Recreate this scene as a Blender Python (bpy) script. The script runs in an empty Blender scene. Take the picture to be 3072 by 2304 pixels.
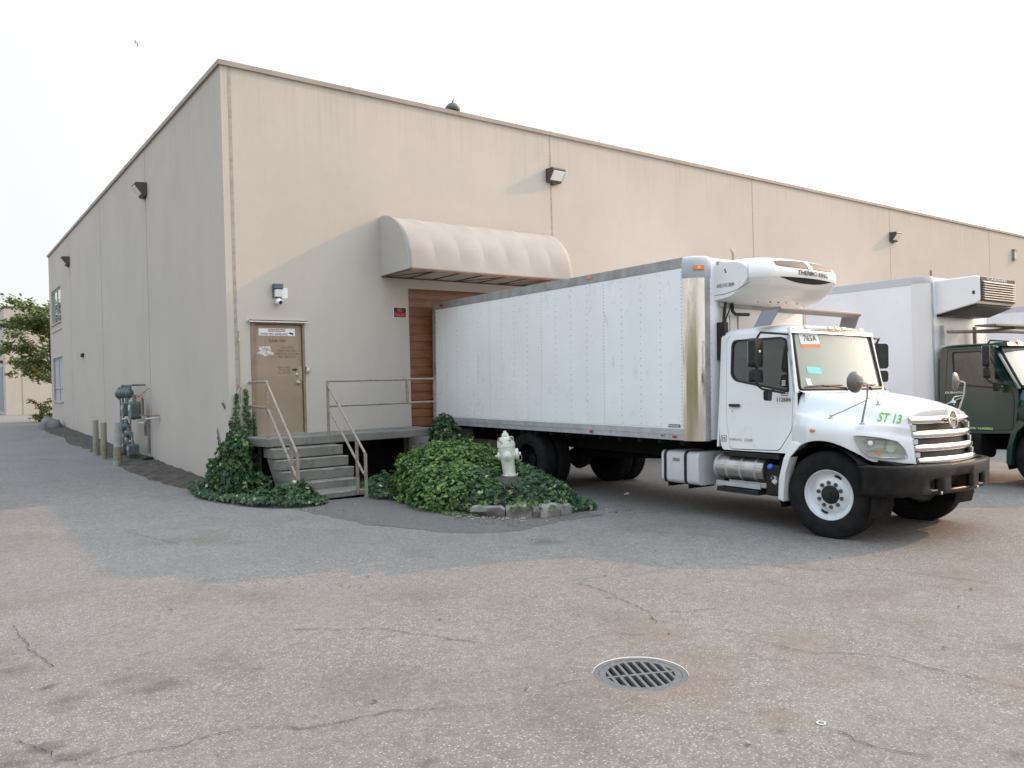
import bpy, bmesh, math, random
from mathutils import Vector as V, Matrix, noise
from mathutils.geometry import tessellate_polygon
random.seed(11)
rad = math.radians
C = bpy.context.scene.collection
SC = bpy.context.scene

# ------------------------------------------------------------------ camera
CAMLOC = V((-4.3637, -14.2200, 0.8252))
cr = V((0.8002519, -0.59903163, -0.027532))
cu = V((0.0226032, -0.01574757, 0.99962048))
cf = V((0.59923785, 0.8005705, -0.00093801))
cam = bpy.data.cameras.new("camera")
cam.sensor_width = 36; cam.lens = 2365.87 * 36 / 3072
cam.clip_start = 0.05; cam.clip_end = 2000
camo = bpy.data.objects.new("camera", cam); C.objects.link(camo)
camo.matrix_world = Matrix(((cr.x, cu.x, -cf.x, CAMLOC.x), (cr.y, cu.y, -cf.y, CAMLOC.y), (cr.z, cu.z, -cf.z, CAMLOC.z), (0, 0, 0, 1)))
SC.camera = camo

# ------------------------------------------------------------------ light
SUN = V((1.0, -0.215, 0.50)).normalized()      # direction towards the sun
elev = math.asin(SUN.z); azim = math.atan2(SUN.x, SUN.y)
w = bpy.data.worlds.new("World"); SC.world = w; w.use_nodes = True
wt = w.node_tree; wt.nodes.clear()
def wn(t, **k):
    n = wt.nodes.new(t)
    for a, b in k.items(): setattr(n, a, b)
    return n
sky = wn('ShaderNodeTexSky', sky_type='NISHITA'); sky.sun_disc = False
sky.sun_elevation = elev; sky.sun_rotation = azim; sky.dust_density = 6; sky.air_density = 1.2; sky.ozone_density = 1.0; sky.altitude = 10
# smoke haze: a pale even veil, warmer and brighter round the sun
tc = wn('ShaderNodeTexCoord')
dt = wn('ShaderNodeVectorMath', operation='DOT_PRODUCT'); dt.inputs[1].default_value = SUN
wt.links.new(tc.outputs['Generated'], dt.inputs[0])
rmp = wn('ShaderNodeValToRGB'); wt.links.new(dt.outputs['Value'], rmp.inputs[0])
rmp.color_ramp.elements[0].position = 0.0; rmp.color_ramp.elements[0].color = (.76, .775, .785, 1)
rmp.color_ramp.elements[1].position = 1.0; rmp.color_ramp.elements[1].color = (2.1, 1.85, 1.5, 1)
e = rmp.color_ramp.elements.new(0.55); e.color = (1.02, 1.0, .97, 1)
sc_ = wn('ShaderNodeVectorMath', operation='SCALE'); sc_.inputs['Scale'].default_value = 10.0
sx = wn('ShaderNodeSeparateXYZ'); wt.links.new(tc.outputs['Generated'], sx.inputs[0])
zr = wn('ShaderNodeValToRGB'); wt.links.new(sx.outputs[2], zr.inputs[0])
zr.color_ramp.elements[0].position = .36; zr.color_ramp.elements[0].color = (1, 1, 1, 1); zr.color_ramp.elements[1].position = .75; zr.color_ramp.elements[1].color = (1.45, 1.78, 2.25, 1)
mu = wn('ShaderNodeMixRGB', blend_type='MULTIPLY'); mu.inputs[0].default_value = 1; wt.links.new(rmp.outputs[0], mu.inputs[1]); wt.links.new(zr.outputs[0], mu.inputs[2])
wt.links.new(mu.outputs[0], sc_.inputs[0])
hsv = wn('ShaderNodeHueSaturation'); hsv.inputs['Saturation'].default_value = 0.35
wt.links.new(sky.outputs[0], hsv.inputs['Color'])
mx = wn('ShaderNodeMixRGB'); mx.inputs[0].default_value = 0.86
wt.links.new(hsv.outputs[0], mx.inputs[1]); wt.links.new(sc_.outputs[0], mx.inputs[2])
bg = wn('ShaderNodeBackground'); bg.inputs[1].default_value = 0.108
wt.links.new(mx.outputs[0], bg.inputs[0])
wo = wn('ShaderNodeOutputWorld'); wt.links.new(bg.outputs[0], wo.inputs[0])
sl = bpy.data.lights.new("sun", 'SUN'); sl.energy = 2.3; sl.angle = rad(.7); sl.color = (1.0, 0.55, 0.31)
so = bpy.data.objects.new("sun", sl); C.objects.link(so)
so.rotation_euler = (-SUN).to_track_quat('-Z', 'Y').to_euler(); so.location = (30, -20, 30)
SC.view_settings.view_transform = 'Standard'; SC.view_settings.look = 'None'
SC.view_settings.exposure = 0.38; SC.view_settings.gamma = 1

# ------------------------------------------------------------------ materials
def srgb(r, g, b):
    f = lambda c: (c / 255 / 12.92) if c <= 10.3 else ((c / 255 + .055) / 1.055) ** 2.4
    return (f(r), f(g), f(b))
class NT:
    def __init__(s, name):
        s.m = bpy.data.materials.new(name); s.m.use_nodes = True; s.t = s.m.node_tree
        s.b = s.t.nodes['Principled BSDF']; s.o = s.t.nodes['Material Output']
    def n(s, t, ins=None, **k):
        nd = s.t.nodes.new(t)
        for a, b in k.items(): setattr(nd, a, b)
        for a, b in (ins or {}).items():
            if isinstance(b, bpy.types.NodeSocket): s.t.links.new(b, nd.inputs[a])
            else: nd.inputs[a].default_value = b
        return nd
    def co(s): return s.n('ShaderNodeTexCoord').outputs['Object']
    def noise(s, vec, scale, detail=4, rough=.55, dist=0):
        return s.n('ShaderNodeTexNoise', {'Vector': vec, 'Scale': scale, 'Detail': detail, 'Roughness': rough, 'Distortion': dist}).outputs[0]
    def ramp(s, f, stops):
        r = s.n('ShaderNodeValToRGB', {0: f}); cr_ = r.color_ramp
        while len(cr_.elements) < len(stops): cr_.elements.new(.5)
        for el, (p, c) in zip(cr_.elements, stops): el.position = p; el.color = (*c, 1) if len(c) == 3 else c
        return r.outputs[0]
    def mrange(s, f, a, b, c=0., d=1.):
        return s.n('ShaderNodeMapRange', {0: f, 1: a, 2: b, 3: c, 4: d}).outputs[0]
    def mix(s, f, a, b, mode='MIX'):
        return s.n('ShaderNodeMixRGB', {0: f, 1: a if isinstance(a, bpy.types.NodeSocket) else (*a, 1), 2: b if isinstance(b, bpy.types.NodeSocket) else (*b, 1)}, blend_type=mode).outputs[0]
    def math(s, op, a, b=0., c=0.):
        return s.n('ShaderNodeMath', {0: a, 1: b, 2: c}, operation=op).outputs[0]
    def set(s, k, v):
        if isinstance(v, bpy.types.NodeSocket): s.t.links.new(v, s.b.inputs[k])
        else: s.b.inputs[k].default_value = (*v, 1) if isinstance(v, tuple) and len(v) == 3 else v
    def bump(s, h, strength, dist=.01):
        b = s.n('ShaderNodeBump', {'Height': h, 'Strength': strength, 'Distance': dist}); s.t.links.new(b.outputs[0], s.b.inputs['Normal'])
def M(name, col, rough=.6, metal=0., col2=None, scale=4., lo=.4, hi=.65, bump=0., bscale=60., coat=0., stretch=None, spec=.5):
    t = NT(name); t.set('Roughness', rough); t.set('Metallic', metal); t.set('Specular IOR Level', spec)
    if coat: t.set('Coat Weight', coat); t.set('Coat Roughness', .08)
    c = t.co()
    if stretch: c = t.n('ShaderNodeMapping', {0: c, 'Scale': stretch}).outputs[0]
    if col2 is not None: t.set('Base Color', t.mix(t.mrange(t.noise(c, scale, 6), lo, hi), col, col2))
    else: t.set('Base Color', col)
    if bump: t.bump(t.noise(c, bscale, 4), bump)
    return t.m

# ------------------------------------------------------------------ mesh helpers
def link(o, parent=None):
    C.objects.link(o)
    if parent is not None: o.parent = parent
    return o
class MB:
    def __init__(s): s.bm = bmesh.new(); s.mi = 0
    def face(s, vs):
        try: f = s.bm.faces.new(vs); f.material_index = s.mi; return f
        except ValueError: return None
    def vv(s, p): return s.bm.verts.new(p)
    def box(s, x0, x1, y0, y1, z0, z1, T=None):
        P = [(x0, y0, z0), (x1, y0, z0), (x1, y1, z0), (x0, y1, z0), (x0, y0, z1), (x1, y0, z1), (x1, y1, z1), (x0, y1, z1)]
        v = [s.vv(T @ V(p) if T else p) for p in P]
        for q in ((3, 2, 1, 0), (4, 5, 6, 7), (0, 1, 5, 4), (1, 2, 6, 5), (2, 3, 7, 6), (3, 0, 4, 7)): s.face([v[i] for i in q])
        return s
    def rings(s, R, cap=True, close=True):
        L = [[s.vv(p) for p in r] for r in R]; n = len(L[0])
        for a, b in zip(L, L[1:]):
            for i in range(n if close else n - 1): s.face([a[i], a[(i + 1) % n], b[(i + 1) % n], b[i]])
        if cap and close:
            s.face(L[0][::-1]); s.face(L[-1])
        return s
    def cyl(s, p0, p1, r0, r1=None, n=16, cap=True):
        p0 = V(p0); p1 = V(p1); r1 = r0 if r1 is None else r1
        d = (p1 - p0).normalized(); a = d.orthogonal().normalized(); b = d.cross(a)
        R = [[p + (a * math.cos(2 * math.pi * i / n) + b * math.sin(2 * math.pi * i / n)) * r for i in range(n)] for p, r in ((p0, r0), (p1, r1))]
        return s.rings(R, cap)
    def lathe(s, prof, o, ax, n=24, cap=True):
        o = V(o); d = V(ax).normalized(); a = d.orthogonal().normalized(); b = d.cross(a)
        R = [[o + d * h + (a * math.cos(2 * math.pi * i / n) + b * math.sin(2 * math.pi * i / n)) * max(r, 1e-4) for i in range(n)] for r, h in prof]
        return s.rings(R, cap)
    def tube(s, pts, r, n=8, cap=True):
        P = [V(p) for p in pts]; R = []; up = None
        for i, p in enumerate(P):
            d = ((P[min(i + 1, len(P) - 1)] - P[max(i - 1, 0)])).normalized()
            if up is None: up = d.orthogonal().normalized()
            up = (up - d * up.dot(d)); up = up.normalized() if up.length > 1e-6 else d.orthogonal().normalized()
            b = d.cross(up); rr = r[i] if isinstance(r, (list, tuple)) else r
            k = 1.0
            if 0 < i < len(P) - 1:
                ca = (P[i] - P[i - 1]).normalized().dot((P[i + 1] - P[i]).normalized()); k = min(1.6, 1 / max(.5, math.sqrt((1 + ca) / 2)))
            R.append([p + (up * math.cos(2 * math.pi * j / n) + b * math.sin(2 * math.pi * j / n)) * rr * (1 if k == 1 else (1 + k) / 2) for j in range(n)])
        return s.rings(R, cap)
    def plate(s, outline, holes, fn):
        """solid plate: fn(u,v,w) w in {0,1}"""
        loops = [outline] + list(holes)
        tri = tessellate_polygon([[V((u, v, 0)) for u, v in l] for l in loops])
        flat = [p for l in loops for p in l]
        F = [s.vv(fn(u, v, 0)) for u, v in flat]; B = [s.vv(fn(u, v, 1)) for u, v in flat]
        for a, b, c in tri:
            s.face([F[a], F[b], F[c]]); s.face([B[c], B[b], B[a]])
        k = 0
        for l in loops:
            n = len(l)
            for i in range(n):
                a, b = k + i, k + (i + 1) % n; s.face([F[a], F[b], B[b], B[a]])
            k += n
        return s
    def grid(s, P, flip=False):
        L = [[s.vv(p) for p in r] for r in P]
        for a, b in zip(L, L[1:]):
            for i in range(len(a) - 1):
                q = [a[i], a[i + 1], b[i + 1], b[i]]
                s.face(q[::-1] if flip else q)
        return s
    def build(s, name, mat, parent=None, smooth=False, bevel=0., seg=2, angle=35, solid=0., noren=False):
        if not noren: bmesh.ops.recalc_face_normals(s.bm, faces=s.bm.faces)
        me = bpy.data.meshes.new(name); s.bm.to_mesh(me); s.bm.free()
        for m_ in (mat if isinstance(mat, (list, tuple)) else [mat]): me.materials.append(m_)
        if smooth:
            me.polygons.foreach_set('use_smooth', [True] * len(me.polygons)); me.set_sharp_from_angle(angle=rad(angle))
        o = link(bpy.data.objects.new(name, me), parent)
        if solid:
            md = o.modifiers.new('solid', 'SOLIDIFY'); md.thickness = solid; md.offset = -1
        if bevel:
            md = o.modifiers.new('bevel', 'BEVEL'); md.width = bevel; md.segments = seg; md.limit_method = 'ANGLE'; md.angle_limit = rad(40)
            md.harden_normals = False
        return o
def empty(name, loc=(0, 0, 0)):
    o = bpy.data.objects.new(name, None); o.empty_display_size = .2; C.objects.link(o); o.location = loc; return o
def tag(o, label=None, cat=None, group=None, kind=None):
    if label: o['label'] = label
    if cat: o['category'] = cat
    if group: o['group'] = group
    if kind: o['kind'] = kind
    return o
def rrect(x0, x1, y0, y1, r, n=5):
    if not isinstance(r, (list, tuple)): r = [r] * 4
    P = []
    for k, (cx, cy, a0) in enumerate(((x1, y1, 0), (x0, y1, 90), (x0, y0, 180), (x1, y0, 270))):
        q = r[k]; sx = -1 if k in (0, 3) else 1; sy = -1 if k in (0, 1) else 1
        for i in range(n + 1):
            a = rad(a0 + 90 * i / n); P.append((cx + sx * q + math.cos(a) * q, cy + sy * q + math.sin(a) * q))
    return P
def ell(cx, cy, rx, ry, n=24): return [(cx + rx * math.cos(2 * math.pi * i / n), cy + ry * math.sin(2 * math.pi * i / n)) for i in range(n)]
def rpoly(pts, r, n=4):
    """polygon with rounded corners"""
    out = []; N = len(pts)
    for i in range(N):
        p = V(pts[i]); a = V(pts[i - 1]); b = V(pts[(i + 1) % N]); rr = r[i] if isinstance(r, (list, tuple)) else r
        if rr <= 0: out.append(tuple(p)); continue
        da = (a - p); db = (b - p); rr = min(rr, da.length * .45, db.length * .45)
        s0 = p + da.normalized() * rr; s1 = p + db.normalized() * rr
        for k in range(n + 1):
            t = k / n; q = s0 * (1 - t) ** 2 + p * 2 * t * (1 - t) + s1 * t * t; out.append((q.x, q.y))
    return out
def text(name, body, parent, o, u, v, w_, h_, mat, th=.003, shear=0., bold=0.):
    cu_ = bpy.data.curves.new(name, 'FONT'); cu_.body = body; cu_.align_x = 'LEFT'; cu_.resolution_u = 3; cu_.shear = shear; cu_.offset = bold; cu_.extrude = .01
    to = bpy.data.objects.new(name, cu_); C.objects.link(to)
    dg = bpy.context.evaluated_depsgraph_get(); me = bpy.data.meshes.new_from_object(to.evaluated_get(dg)); bpy.data.objects.remove(to)
    xs = [p.co.x for p in me.vertices]; ys = [p.co.y for p in me.vertices]; x0, x1, y0, y1 = min(xs), max(xs), min(ys), max(ys)
    u = V(u); v = V(v); n = u.cross(v).normalized(); o = V(o)
    for p in me.vertices:
        a = (p.co.x - x0) / (x1 - x0) * w_; b = (p.co.y - y0) / (y1 - y0) * h_
        p.co = o + u * a + v * b + n * (th if p.co.z > 0 else 0)
    me.materials.clear(); me.materials.append(mat); me.name = name
    return link(bpy.data.objects.new(name, me), parent)

# ------------------------------------------------------------------ ground height
def zg(x, y):
    return -0.96 + .026 * min(max(y, 0), 24) + .0065 * max(min(y, 0), -14) - .018 * min(max(x, 0), 4) - .007 * min(max(x - 4, 0), 20)
# ------------------------------------------------------------------ ground
STAINS = [(-3.91, -7.96, .13, .10, .8), (-3.76, -8.44, .07, .05, 1.2), (-3.37, -8.64, .12, .09, .7), (-3.21, -8.89, .17, .14, .9), (-3.69, -8.74, .12, .09, .9),
          (-3.75, -8.9, .09, .06, .7), (-2.62, -9.02, .05, .04, .8), (-3.91, -9.4, .14, .08, .9), (-3.8, -9.62, .15, .08, .9),
          (-4.04, -9.52, .10, .06, 1.), (-2.42, -10.85, .06, .05, 1.1), (-3.13, -8.17, .06, .04, .6), (1.41, -7.09, .22, .17, .9), (.27, -9.31, .05, .05, .8),
          (1.54, -11.95, .2, .16, .6), (-.8, -11.71, .05, .04, .9), (-.17, -12.59, .07, .05, .8)]
RUST = [(-.14, -10.18, .32, .3, .8), (.43, -11.0, .4, .25, .6), (-.75, -10.9, .42, .42, 1.0), (-.63, -11.62, .16, .14, .9), (-.3, -10.75, .3, .3, .7), (.8, -12.3, .3, .25, .6), (.1, -11.4, .3, .3, .4)]
def asphalt(name, tint=1.0, speck=1.0, rust=True):
    t = NT(name); c = t.co(); n1 = t.noise(c, .45, 5, .6); n2 = t.noise(c, 3.1, 6, .6); n3 = t.noise(c, 75, 4, .8)
    base = t.ramp(n1, [(.35, tuple(k * tint for k in (.150, .134, .118))), (.65, tuple(k * tint for k in (.198, .178, .157)))])
    base = t.mix(t.mrange(n2, .35, .7, 0, .45), base, tuple(k * tint for k in (.115, .102, .088)))
    base = t.mix(t.mrange(n3, .38, .66, 0, .75), base, tuple(k * tint for k in (.27, .25, .225)))
    base = t.mix(t.mrange(t.noise(c, 160, 3, .8), .5, .68, 0, .5), base, tuple(k * tint for k in (.09, .08, .07)))
    base = t.mix(t.mrange(t.noise(c, 11, 9, .75), .42, .62, 0, .55), base, tuple(k * tint for k in (.115, .102, .085)))
    base = t.mix(t.mrange(t.noise(c, 26, 6, .75), .50, .66, 0, .5), base, tuple(k * tint for k in (.27, .252, .225)))
    # aggregate: pale and dark stones worn clean
    vo = t.n('ShaderNodeTexVoronoi', {'Vector': c, 'Scale': 66.0, 'Randomness': 1.0}); d = vo.outputs['Distance']; vc = vo.outputs['Color']
    sep = t.n('ShaderNodeSeparateColor', {0: vc})
    st = t.math('MULTIPLY', t.math('LESS_THAN', d, .42), t.math('GREATER_THAN', sep.outputs[0], .62))
    base = t.mix(t.math('MULTIPLY', st, t.mrange(sep.outputs[2], 0, 1, .1 * speck, .72 * speck)), base, (.44, .41, .37))
    dk = t.math('MULTIPLY', t.math('LESS_THAN', d, .40), t.math('LESS_THAN', sep.outputs[1], .16))
    base = t.mix(t.math('MULTIPLY', dk, .6), base, (.075, .073, .07))
    v2 = t.n('ShaderNodeTexVoronoi', {'Vector': c, 'Scale': 38.0}); s2 = t.n('ShaderNodeSeparateColor', {0: v2.outputs['Color']})
    st2 = t.math('MULTIPLY', t.math('LESS_THAN', v2.outputs['Distance'], .2), t.math('GREATER_THAN', s2.outputs[0], .9))
    base = t.mix(t.math('MULTIPLY', st2, .5 * speck), base, (.46, .44, .41))
    # small pits
    v3 = t.n('ShaderNodeTexVoronoi', {'Vector': c, 'Scale': 5.0}); s3 = t.n('ShaderNodeSeparateColor', {0: v3.outputs['Color']})
    pit = t.math('MULTIPLY', t.mrange(t.math('ADD', v3.outputs['Distance'], t.math('MULTIPLY', n3, .12)), .09, .17, 1, 0), t.math('GREATER_THAN', s3.outputs[0], .45))
    base = t.mix(t.math('MULTIPLY', pit, .55), base, (.075, .07, .062))
    if rust:
        wob = t.n('ShaderNodeVectorMath', {0: t.n('ShaderNodeTexNoise', {'Vector': c, 'Scale': 6.0, 'Detail': 4.0}).outputs['Color'], 1: (.5, .5, .5)}, operation='SUBTRACT').outputs[0]
        hf = t.noise(c, 17, 7, .8)
        def blots(L, amp):
            cw = t.n('ShaderNodeVectorMath', {0: wob, 1: (amp, amp, 0), 2: c}, operation='MULTIPLY_ADD').outputs[0]; acc = None
            for x, y, a, b, k in L:
                q = t.n('ShaderNodeVectorMath', {0: cw, 1: (1 / a, 1 / b, 0), 2: (-x / a, -y / b, 0)}, operation='MULTIPLY_ADD').outputs[0]
                ln = t.math('MULTIPLY_ADD', hf, 1.6, t.math('SUBTRACT', t.n('ShaderNodeVectorMath', {0: q}, operation='LENGTH').outputs['Value'], 1.1))
                f = t.mrange(ln, .0, 1.0, k, 0)
                acc = f if acc is None else t.math('MAXIMUM', acc, f)
            return acc
        base = t.mix(t.math('MULTIPLY', blots(STAINS, .16), .6), base, (.07, .06, .05))
        base = t.mix(t.math('MULTIPLY', blots(RUST, .5), .5), base, (.17, .115, .075))
        big = t.mrange(t.math('ADD', t.noise(c, .8, 5, .65), t.math('MULTIPLY', t.math('SUBTRACT', hf, .5), .25)), .54, .68)
        base = t.mix(t.math('MULTIPLY', big, .38), base, (.115, .09, .065))
        m2 = t.mrange(t.noise(c, 1.9, 6, .7), .52, .68); base = t.mix(t.math('MULTIPLY', m2, .25), base, (.24, .22, .195))
    t.set('Base Color', base); t.set('Roughness', .88); t.set('Specular IOR Level', .3)
    h = t.math('ADD', t.math('MULTIPLY', t.math('SUBTRACT', 1., d), .5), t.math('MULTIPLY', n3, .8))
    t.bump(h, .55, .012)
    return t.m
m_asph = asphalt("asphalt")
m_patch = asphalt("asphalt_patch_dark", .72, .35, False)
DX, DY = -.763, -10.68      # drain
def ground():
    xs = sorted(set([-400, -200, -100, -60, -40, -25, -16, -12] + [round(-10 + .5 * i, 3) for i in range(45)] + [14, 18, 24, 32, 45, 60, 90, 140, 220, 400, 0, 4, DX - .5, DX + .5]))
    ys = sorted(set([-300, -120, -60, -35, -24, -20, -14] + [round(-18 + .5 * i, 3) for i in range(50)] + [8, 10, 13, 16, 20, 24, 28, 34, 45, 60, 90, 150, 300, 600, 0, DY - .5, DY + .5]))
    xs = [x for x in xs if not (DX - .5 < x < DX + .5)]; ys = [y for y in ys if not (DY - .5 < y < DY + .5)]
    mb = MB(); g = {(i, j): mb.vv((x, y, zg(x, y))) for i, x in enumerate(xs) for j, y in enumerate(ys)}
    ci, cj = xs.index(DX - .5), ys.index(DY - .5)
    for i in range(len(xs) - 1):
        for j in range(len(ys) - 1):
            if (i, j) == (ci, cj): continue
            mb.face([g[i, j], g[i + 1, j], g[i + 1, j + 1], g[i, j + 1]])
    # ring round the drain hole
    n = 64; cor = {(-1, -1): g[ci, cj], (1, -1): g[ci + 1, cj], (1, 1): g[ci + 1, cj + 1], (-1, 1): g[ci, cj + 1]}
    out, inn = [], []
    zc = zg(DX, DY)
    for k in range(n):
        a = 2 * math.pi * (k + .0) / n; ca, sa = math.cos(a), math.sin(a); m = max(abs(ca), abs(sa)); px, py = ca / m, sa / m
        key = (round(px, 3), round(py, 3))
        if key in cor: out.append(cor[key])
        else: out.append(mb.vv((DX + .5 * px, DY + .5 * py, zg(DX + .5 * px, DY + .5 * py))))
        inn.append(mb.vv((DX + .30 * ca, DY + .30 * sa, zc - .002)))
    for k in range(n): mb.face([out[k], out[(k + 1) % n], inn[(k + 1) % n], inn[k]])
    o = mb.build("ground", m_asph, noren=False)
    return tag(o, "worn grey asphalt yard paving with pale aggregate", None, None, "structure")
ground()
# darker, smoother patch in front of the steps, 4 mm above
def jag(P, amp=.06, step=.12, seed=1):
    rnd = random.Random(seed); out = []
    for (x0, y0), (x1, y1) in zip(P, P[1:] + P[:1]):
        L = math.hypot(x1 - x0, y1 - y0); n = max(1, int(L / step))
        for i in range(n):
            t = i / n; nx, ny = -(y1 - y0) / L, (x1 - x0) / L; a = rnd.uniform(-amp, amp) if i else 0
            out.append((x0 + (x1 - x0) * t + nx * a, y0 + (y1 - y0) * t + ny * a))
    return out
def sheet(name, P, mat, dz, label, th=.0):
    mb = MB(); mb.plate(P, [], lambda u, v, w_: V((u, v, zg(u, v) + (dz if w_ == 0 else dz - .02))))
    return tag(mb.build(name, mat), label, None, None, "structure")
sheet("asphalt_patch", jag([(.1, -2.2), (.12, -3.08), (.25, -4.0), (.33, -4.76), (.52, -5.1), (.72, -5.5), (.85, -5.9), (1.25, -6.2), (1.6, -6.32), (2.0, -6.22), (2.6, -6.1), (3.2, -6.15), (3.3, -5.6), (2.0, -4.0), (1.7, -2.2)], .035, .1), m_patch, .004, "darker smoother asphalt patch in front of the steps")
# cracks: thin irregular ribbons
def cracks():
    mb = MB(); rnd = random.Random(5)
    L = [[(.41, -8.75), (.4, -9.12), (.3, -9.52), (.23, -9.81), (.05, -10.06)], [(.24, -9.83), (.43, -10.0), (.77, -10.09)],
         [(.31, -10.66), (.31, -10.95), (.38, -11.17), (.56, -11.33), (.7, -11.54), (.7, -11.85), (.77, -12.29), (.9, -12.8)],
         [(-1.37, -10.5), (-1.25, -10.5), (-1.1, -10.56)], [(-.79, -11.38), (-.76, -11.51)], [(-.58, -11.91), (-.62, -12.03), (-.59, -12.2), (-.49, -12.34)],
         [(-.33, -9.94), (-.3, -10.11), (-.2, -10.2)], [(-3.76, -9.76), (-3.55, -9.77), (-3.39, -9.85), (-3.18, -9.83), (-2.96, -9.86), (-2.71, -10.09), (-2.52, -10.14), (-2.25, -10.19), (-1.92, -10.4)],
         [(-2.3, -2.8), (-2.12, -3.5), (-1.94, -4.39)], [(-3.82, -6.74), (-3.78, -7.5), (-3.69, -8.06)], [(-4.01, -9.19), (-3.89, -9.46), (-3.78, -9.71)],
         [(.2, -3.0), (.36, -4.2), (.45, -4.9), (.75, -5.6)], [(.85, -5.75), (1.2, -6.05), (1.52, -6.2), (2.0, -6.13)], [(2.9, -6.15), (3.5, -6.0), (3.9, -6.05)], [(3.4, -6.4), (3.7, -6.3), (4.2, -6.5)],
         [(2.2, -9.2), (2.6, -9.9), (3.1, -10.3), (3.3, -11.2)], [(-2.2, -8.3), (-1.6, -8.8), (-1.2, -9.6)]]
    for P in L:
        pts = []
        for a, b in zip(P, P[1:]):
            n = max(2, int(math.dist(a, b) / .035))
            pts += [(a[0] + (b[0] - a[0]) * i / n + rnd.gauss(0, .009), a[1] + (b[1] - a[1]) * i / n + rnd.gauss(0, .009)) for i in range(n)]
        pts.append(P[-1]); rows = []
        for i, (x, y) in enumerate(pts):
            x1, y1 = pts[min(i + 1, len(pts) - 1)]; x0, y0 = pts[max(i - 1, 0)]; d = math.hypot(x1 - x0, y1 - y0) or 1
            wd = max(.0, rnd.gauss(.0018, .0013)) * (0 if i in (0, len(pts) - 1) else 1) + .0006; nx, ny = -(y1 - y0) / d * wd, (x1 - x0) / d * wd
            rows.append([V((x + nx, y + ny, zg(x, y) + .0075)), V((x - nx, y - ny, zg(x, y) + .0075))])
        mb.grid(rows)
    return tag(mb.build("ground_cracks", M("crack_dark", (.035, .032, .028), 1.0)), "thin dark cracks running through the asphalt", None, None, "structure")
cracks()
# soil strip beside the left wall
m_soil = M("soil", (.038, .030, .021), .95, col2=(.085, .07, .05), scale=5, bump=.9, bscale=30)
def soil():
    ys = [-.6 + .25 * i for i in range(98)]; P = []; rnd = random.Random(3)
    for y in ys:
        wv = .78 + .28 * noise.noise(V((y * .35, 2, 0))) + .12 * noise.noise(V((y * 1.7, 5, 0)))
        if y < 1.5: wv *= max(.15, (y + .9) / 2.4)
        if y > 21: wv *= max(.1, (23.8 - y) / 2.8)
        row = []
        for k in range(9):
            x = .02 - (wv + .02) * k / 8; hgt = (.07 * math.sin(math.pi * min(1, (8 - k) / 8) * .5) ** .7 + .045 * noise.noise(V((x * 4, y * 2.5, 1))) * (k < 8)) if k < 8 else -.01
            row.append(V((x, y, zg(x, y) + .006 + max(hgt, -.006) if k < 8 else zg(x, y) - .01)))
        P.append(row)
    return tag(MB().grid(P).build("soil_strip", m_soil, smooth=True), "strip of bare dark soil along the foot of the side wall", None, None, "structure")
soil()
def soil_far():
    sheet("soil_verge", [(-12, 45.5), (30, 45.5), (30, 47), (-12, 47)], m_soil, .01, "brown verge at the foot of the far building")
soil_far()
# ---- storm drain
def drain():
    t = empty("storm_drain", (DX, DY, zg(DX, DY)))
    tag(t, "round slotted iron storm drain grate set in the sunlit asphalt", "drain grate")
    m_iron = M("cast_iron", (.085, .088, .088), .65, .0, col2=(.13, .125, .115), scale=30, bump=.15, bscale=120)
    n = 64; mb = MB()
    mb.plate(ell(0, 0, .299, .299, n), [ell(0, 0, .262, .262, n)], lambda u, v, w_: V((u, v, -.007 if w_ == 0 else -.12)))
    mb.build("frame_ring", m_iron, t)
    # grate: clip bars against circle; slots rotated
    ang = rad(-26)
    holes = []
    Rr = .218; pitch = .0535; sw = .033
    for half in (1, -1):
        for i in range(-4, 5):
            x0 = i * pitch + (0 if half > 0 else .0) - sw / 2; x1 = x0 + sw
            pts_t = []
            y0 = .012
            def yt(x): return math.sqrt(max(0, Rr * Rr - x * x))
            if min(yt(x0), yt(x1)) < y0 + .012: 
                if max(yt(x0), yt(x1)) < y0 + .03: continue
            k = 5; top = [(x0 + (x1 - x0) * q / k, max(yt(x0 + (x1 - x0) * q / k), y0 + .004)) for q in range(k + 1)]
            P = [(x0, y0), (x1, y0)] + top[::-1]
            P = [(a, b * half) for a, b in P]
            ca, sa = math.cos(ang + rad(90) * 0), math.sin(ang)
            holes.append([(a * ca - b * sa, a * sa + b * ca) for a, b in P])
    mb = MB(); mb.plate(ell(0, 0, .259, .259, n), holes, lambda u, v, w_: V((u, v, -.008 if w_ == 0 else -.035)))
    mb.build("grate", m_iron, t, bevel=.0015, seg=1)
    mb = MB(); mb.lathe([(.262, -.1), (.262, -.9), (.01, -.9)], (0, 0, 0), (0, 0, 1), 32, cap=False)
    mb.build("pit", M("pit_concrete", (.06, .06, .055), .9), t, smooth=True)
    return t
drain()
t = MB().lathe([(.018, 0), (.024, 0), (.024, .005), (.018, .005), (.018, 0)], (-.562, -11.81, zg(-.56, -11.81) + .001), (0, 0, 1), 20, cap=False).build("bottle_ring", M("pale_plastic", (.62, .60, .55), .4))
tag(t, "small pale plastic ring lying on the asphalt right of the drain", "litter")
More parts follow.
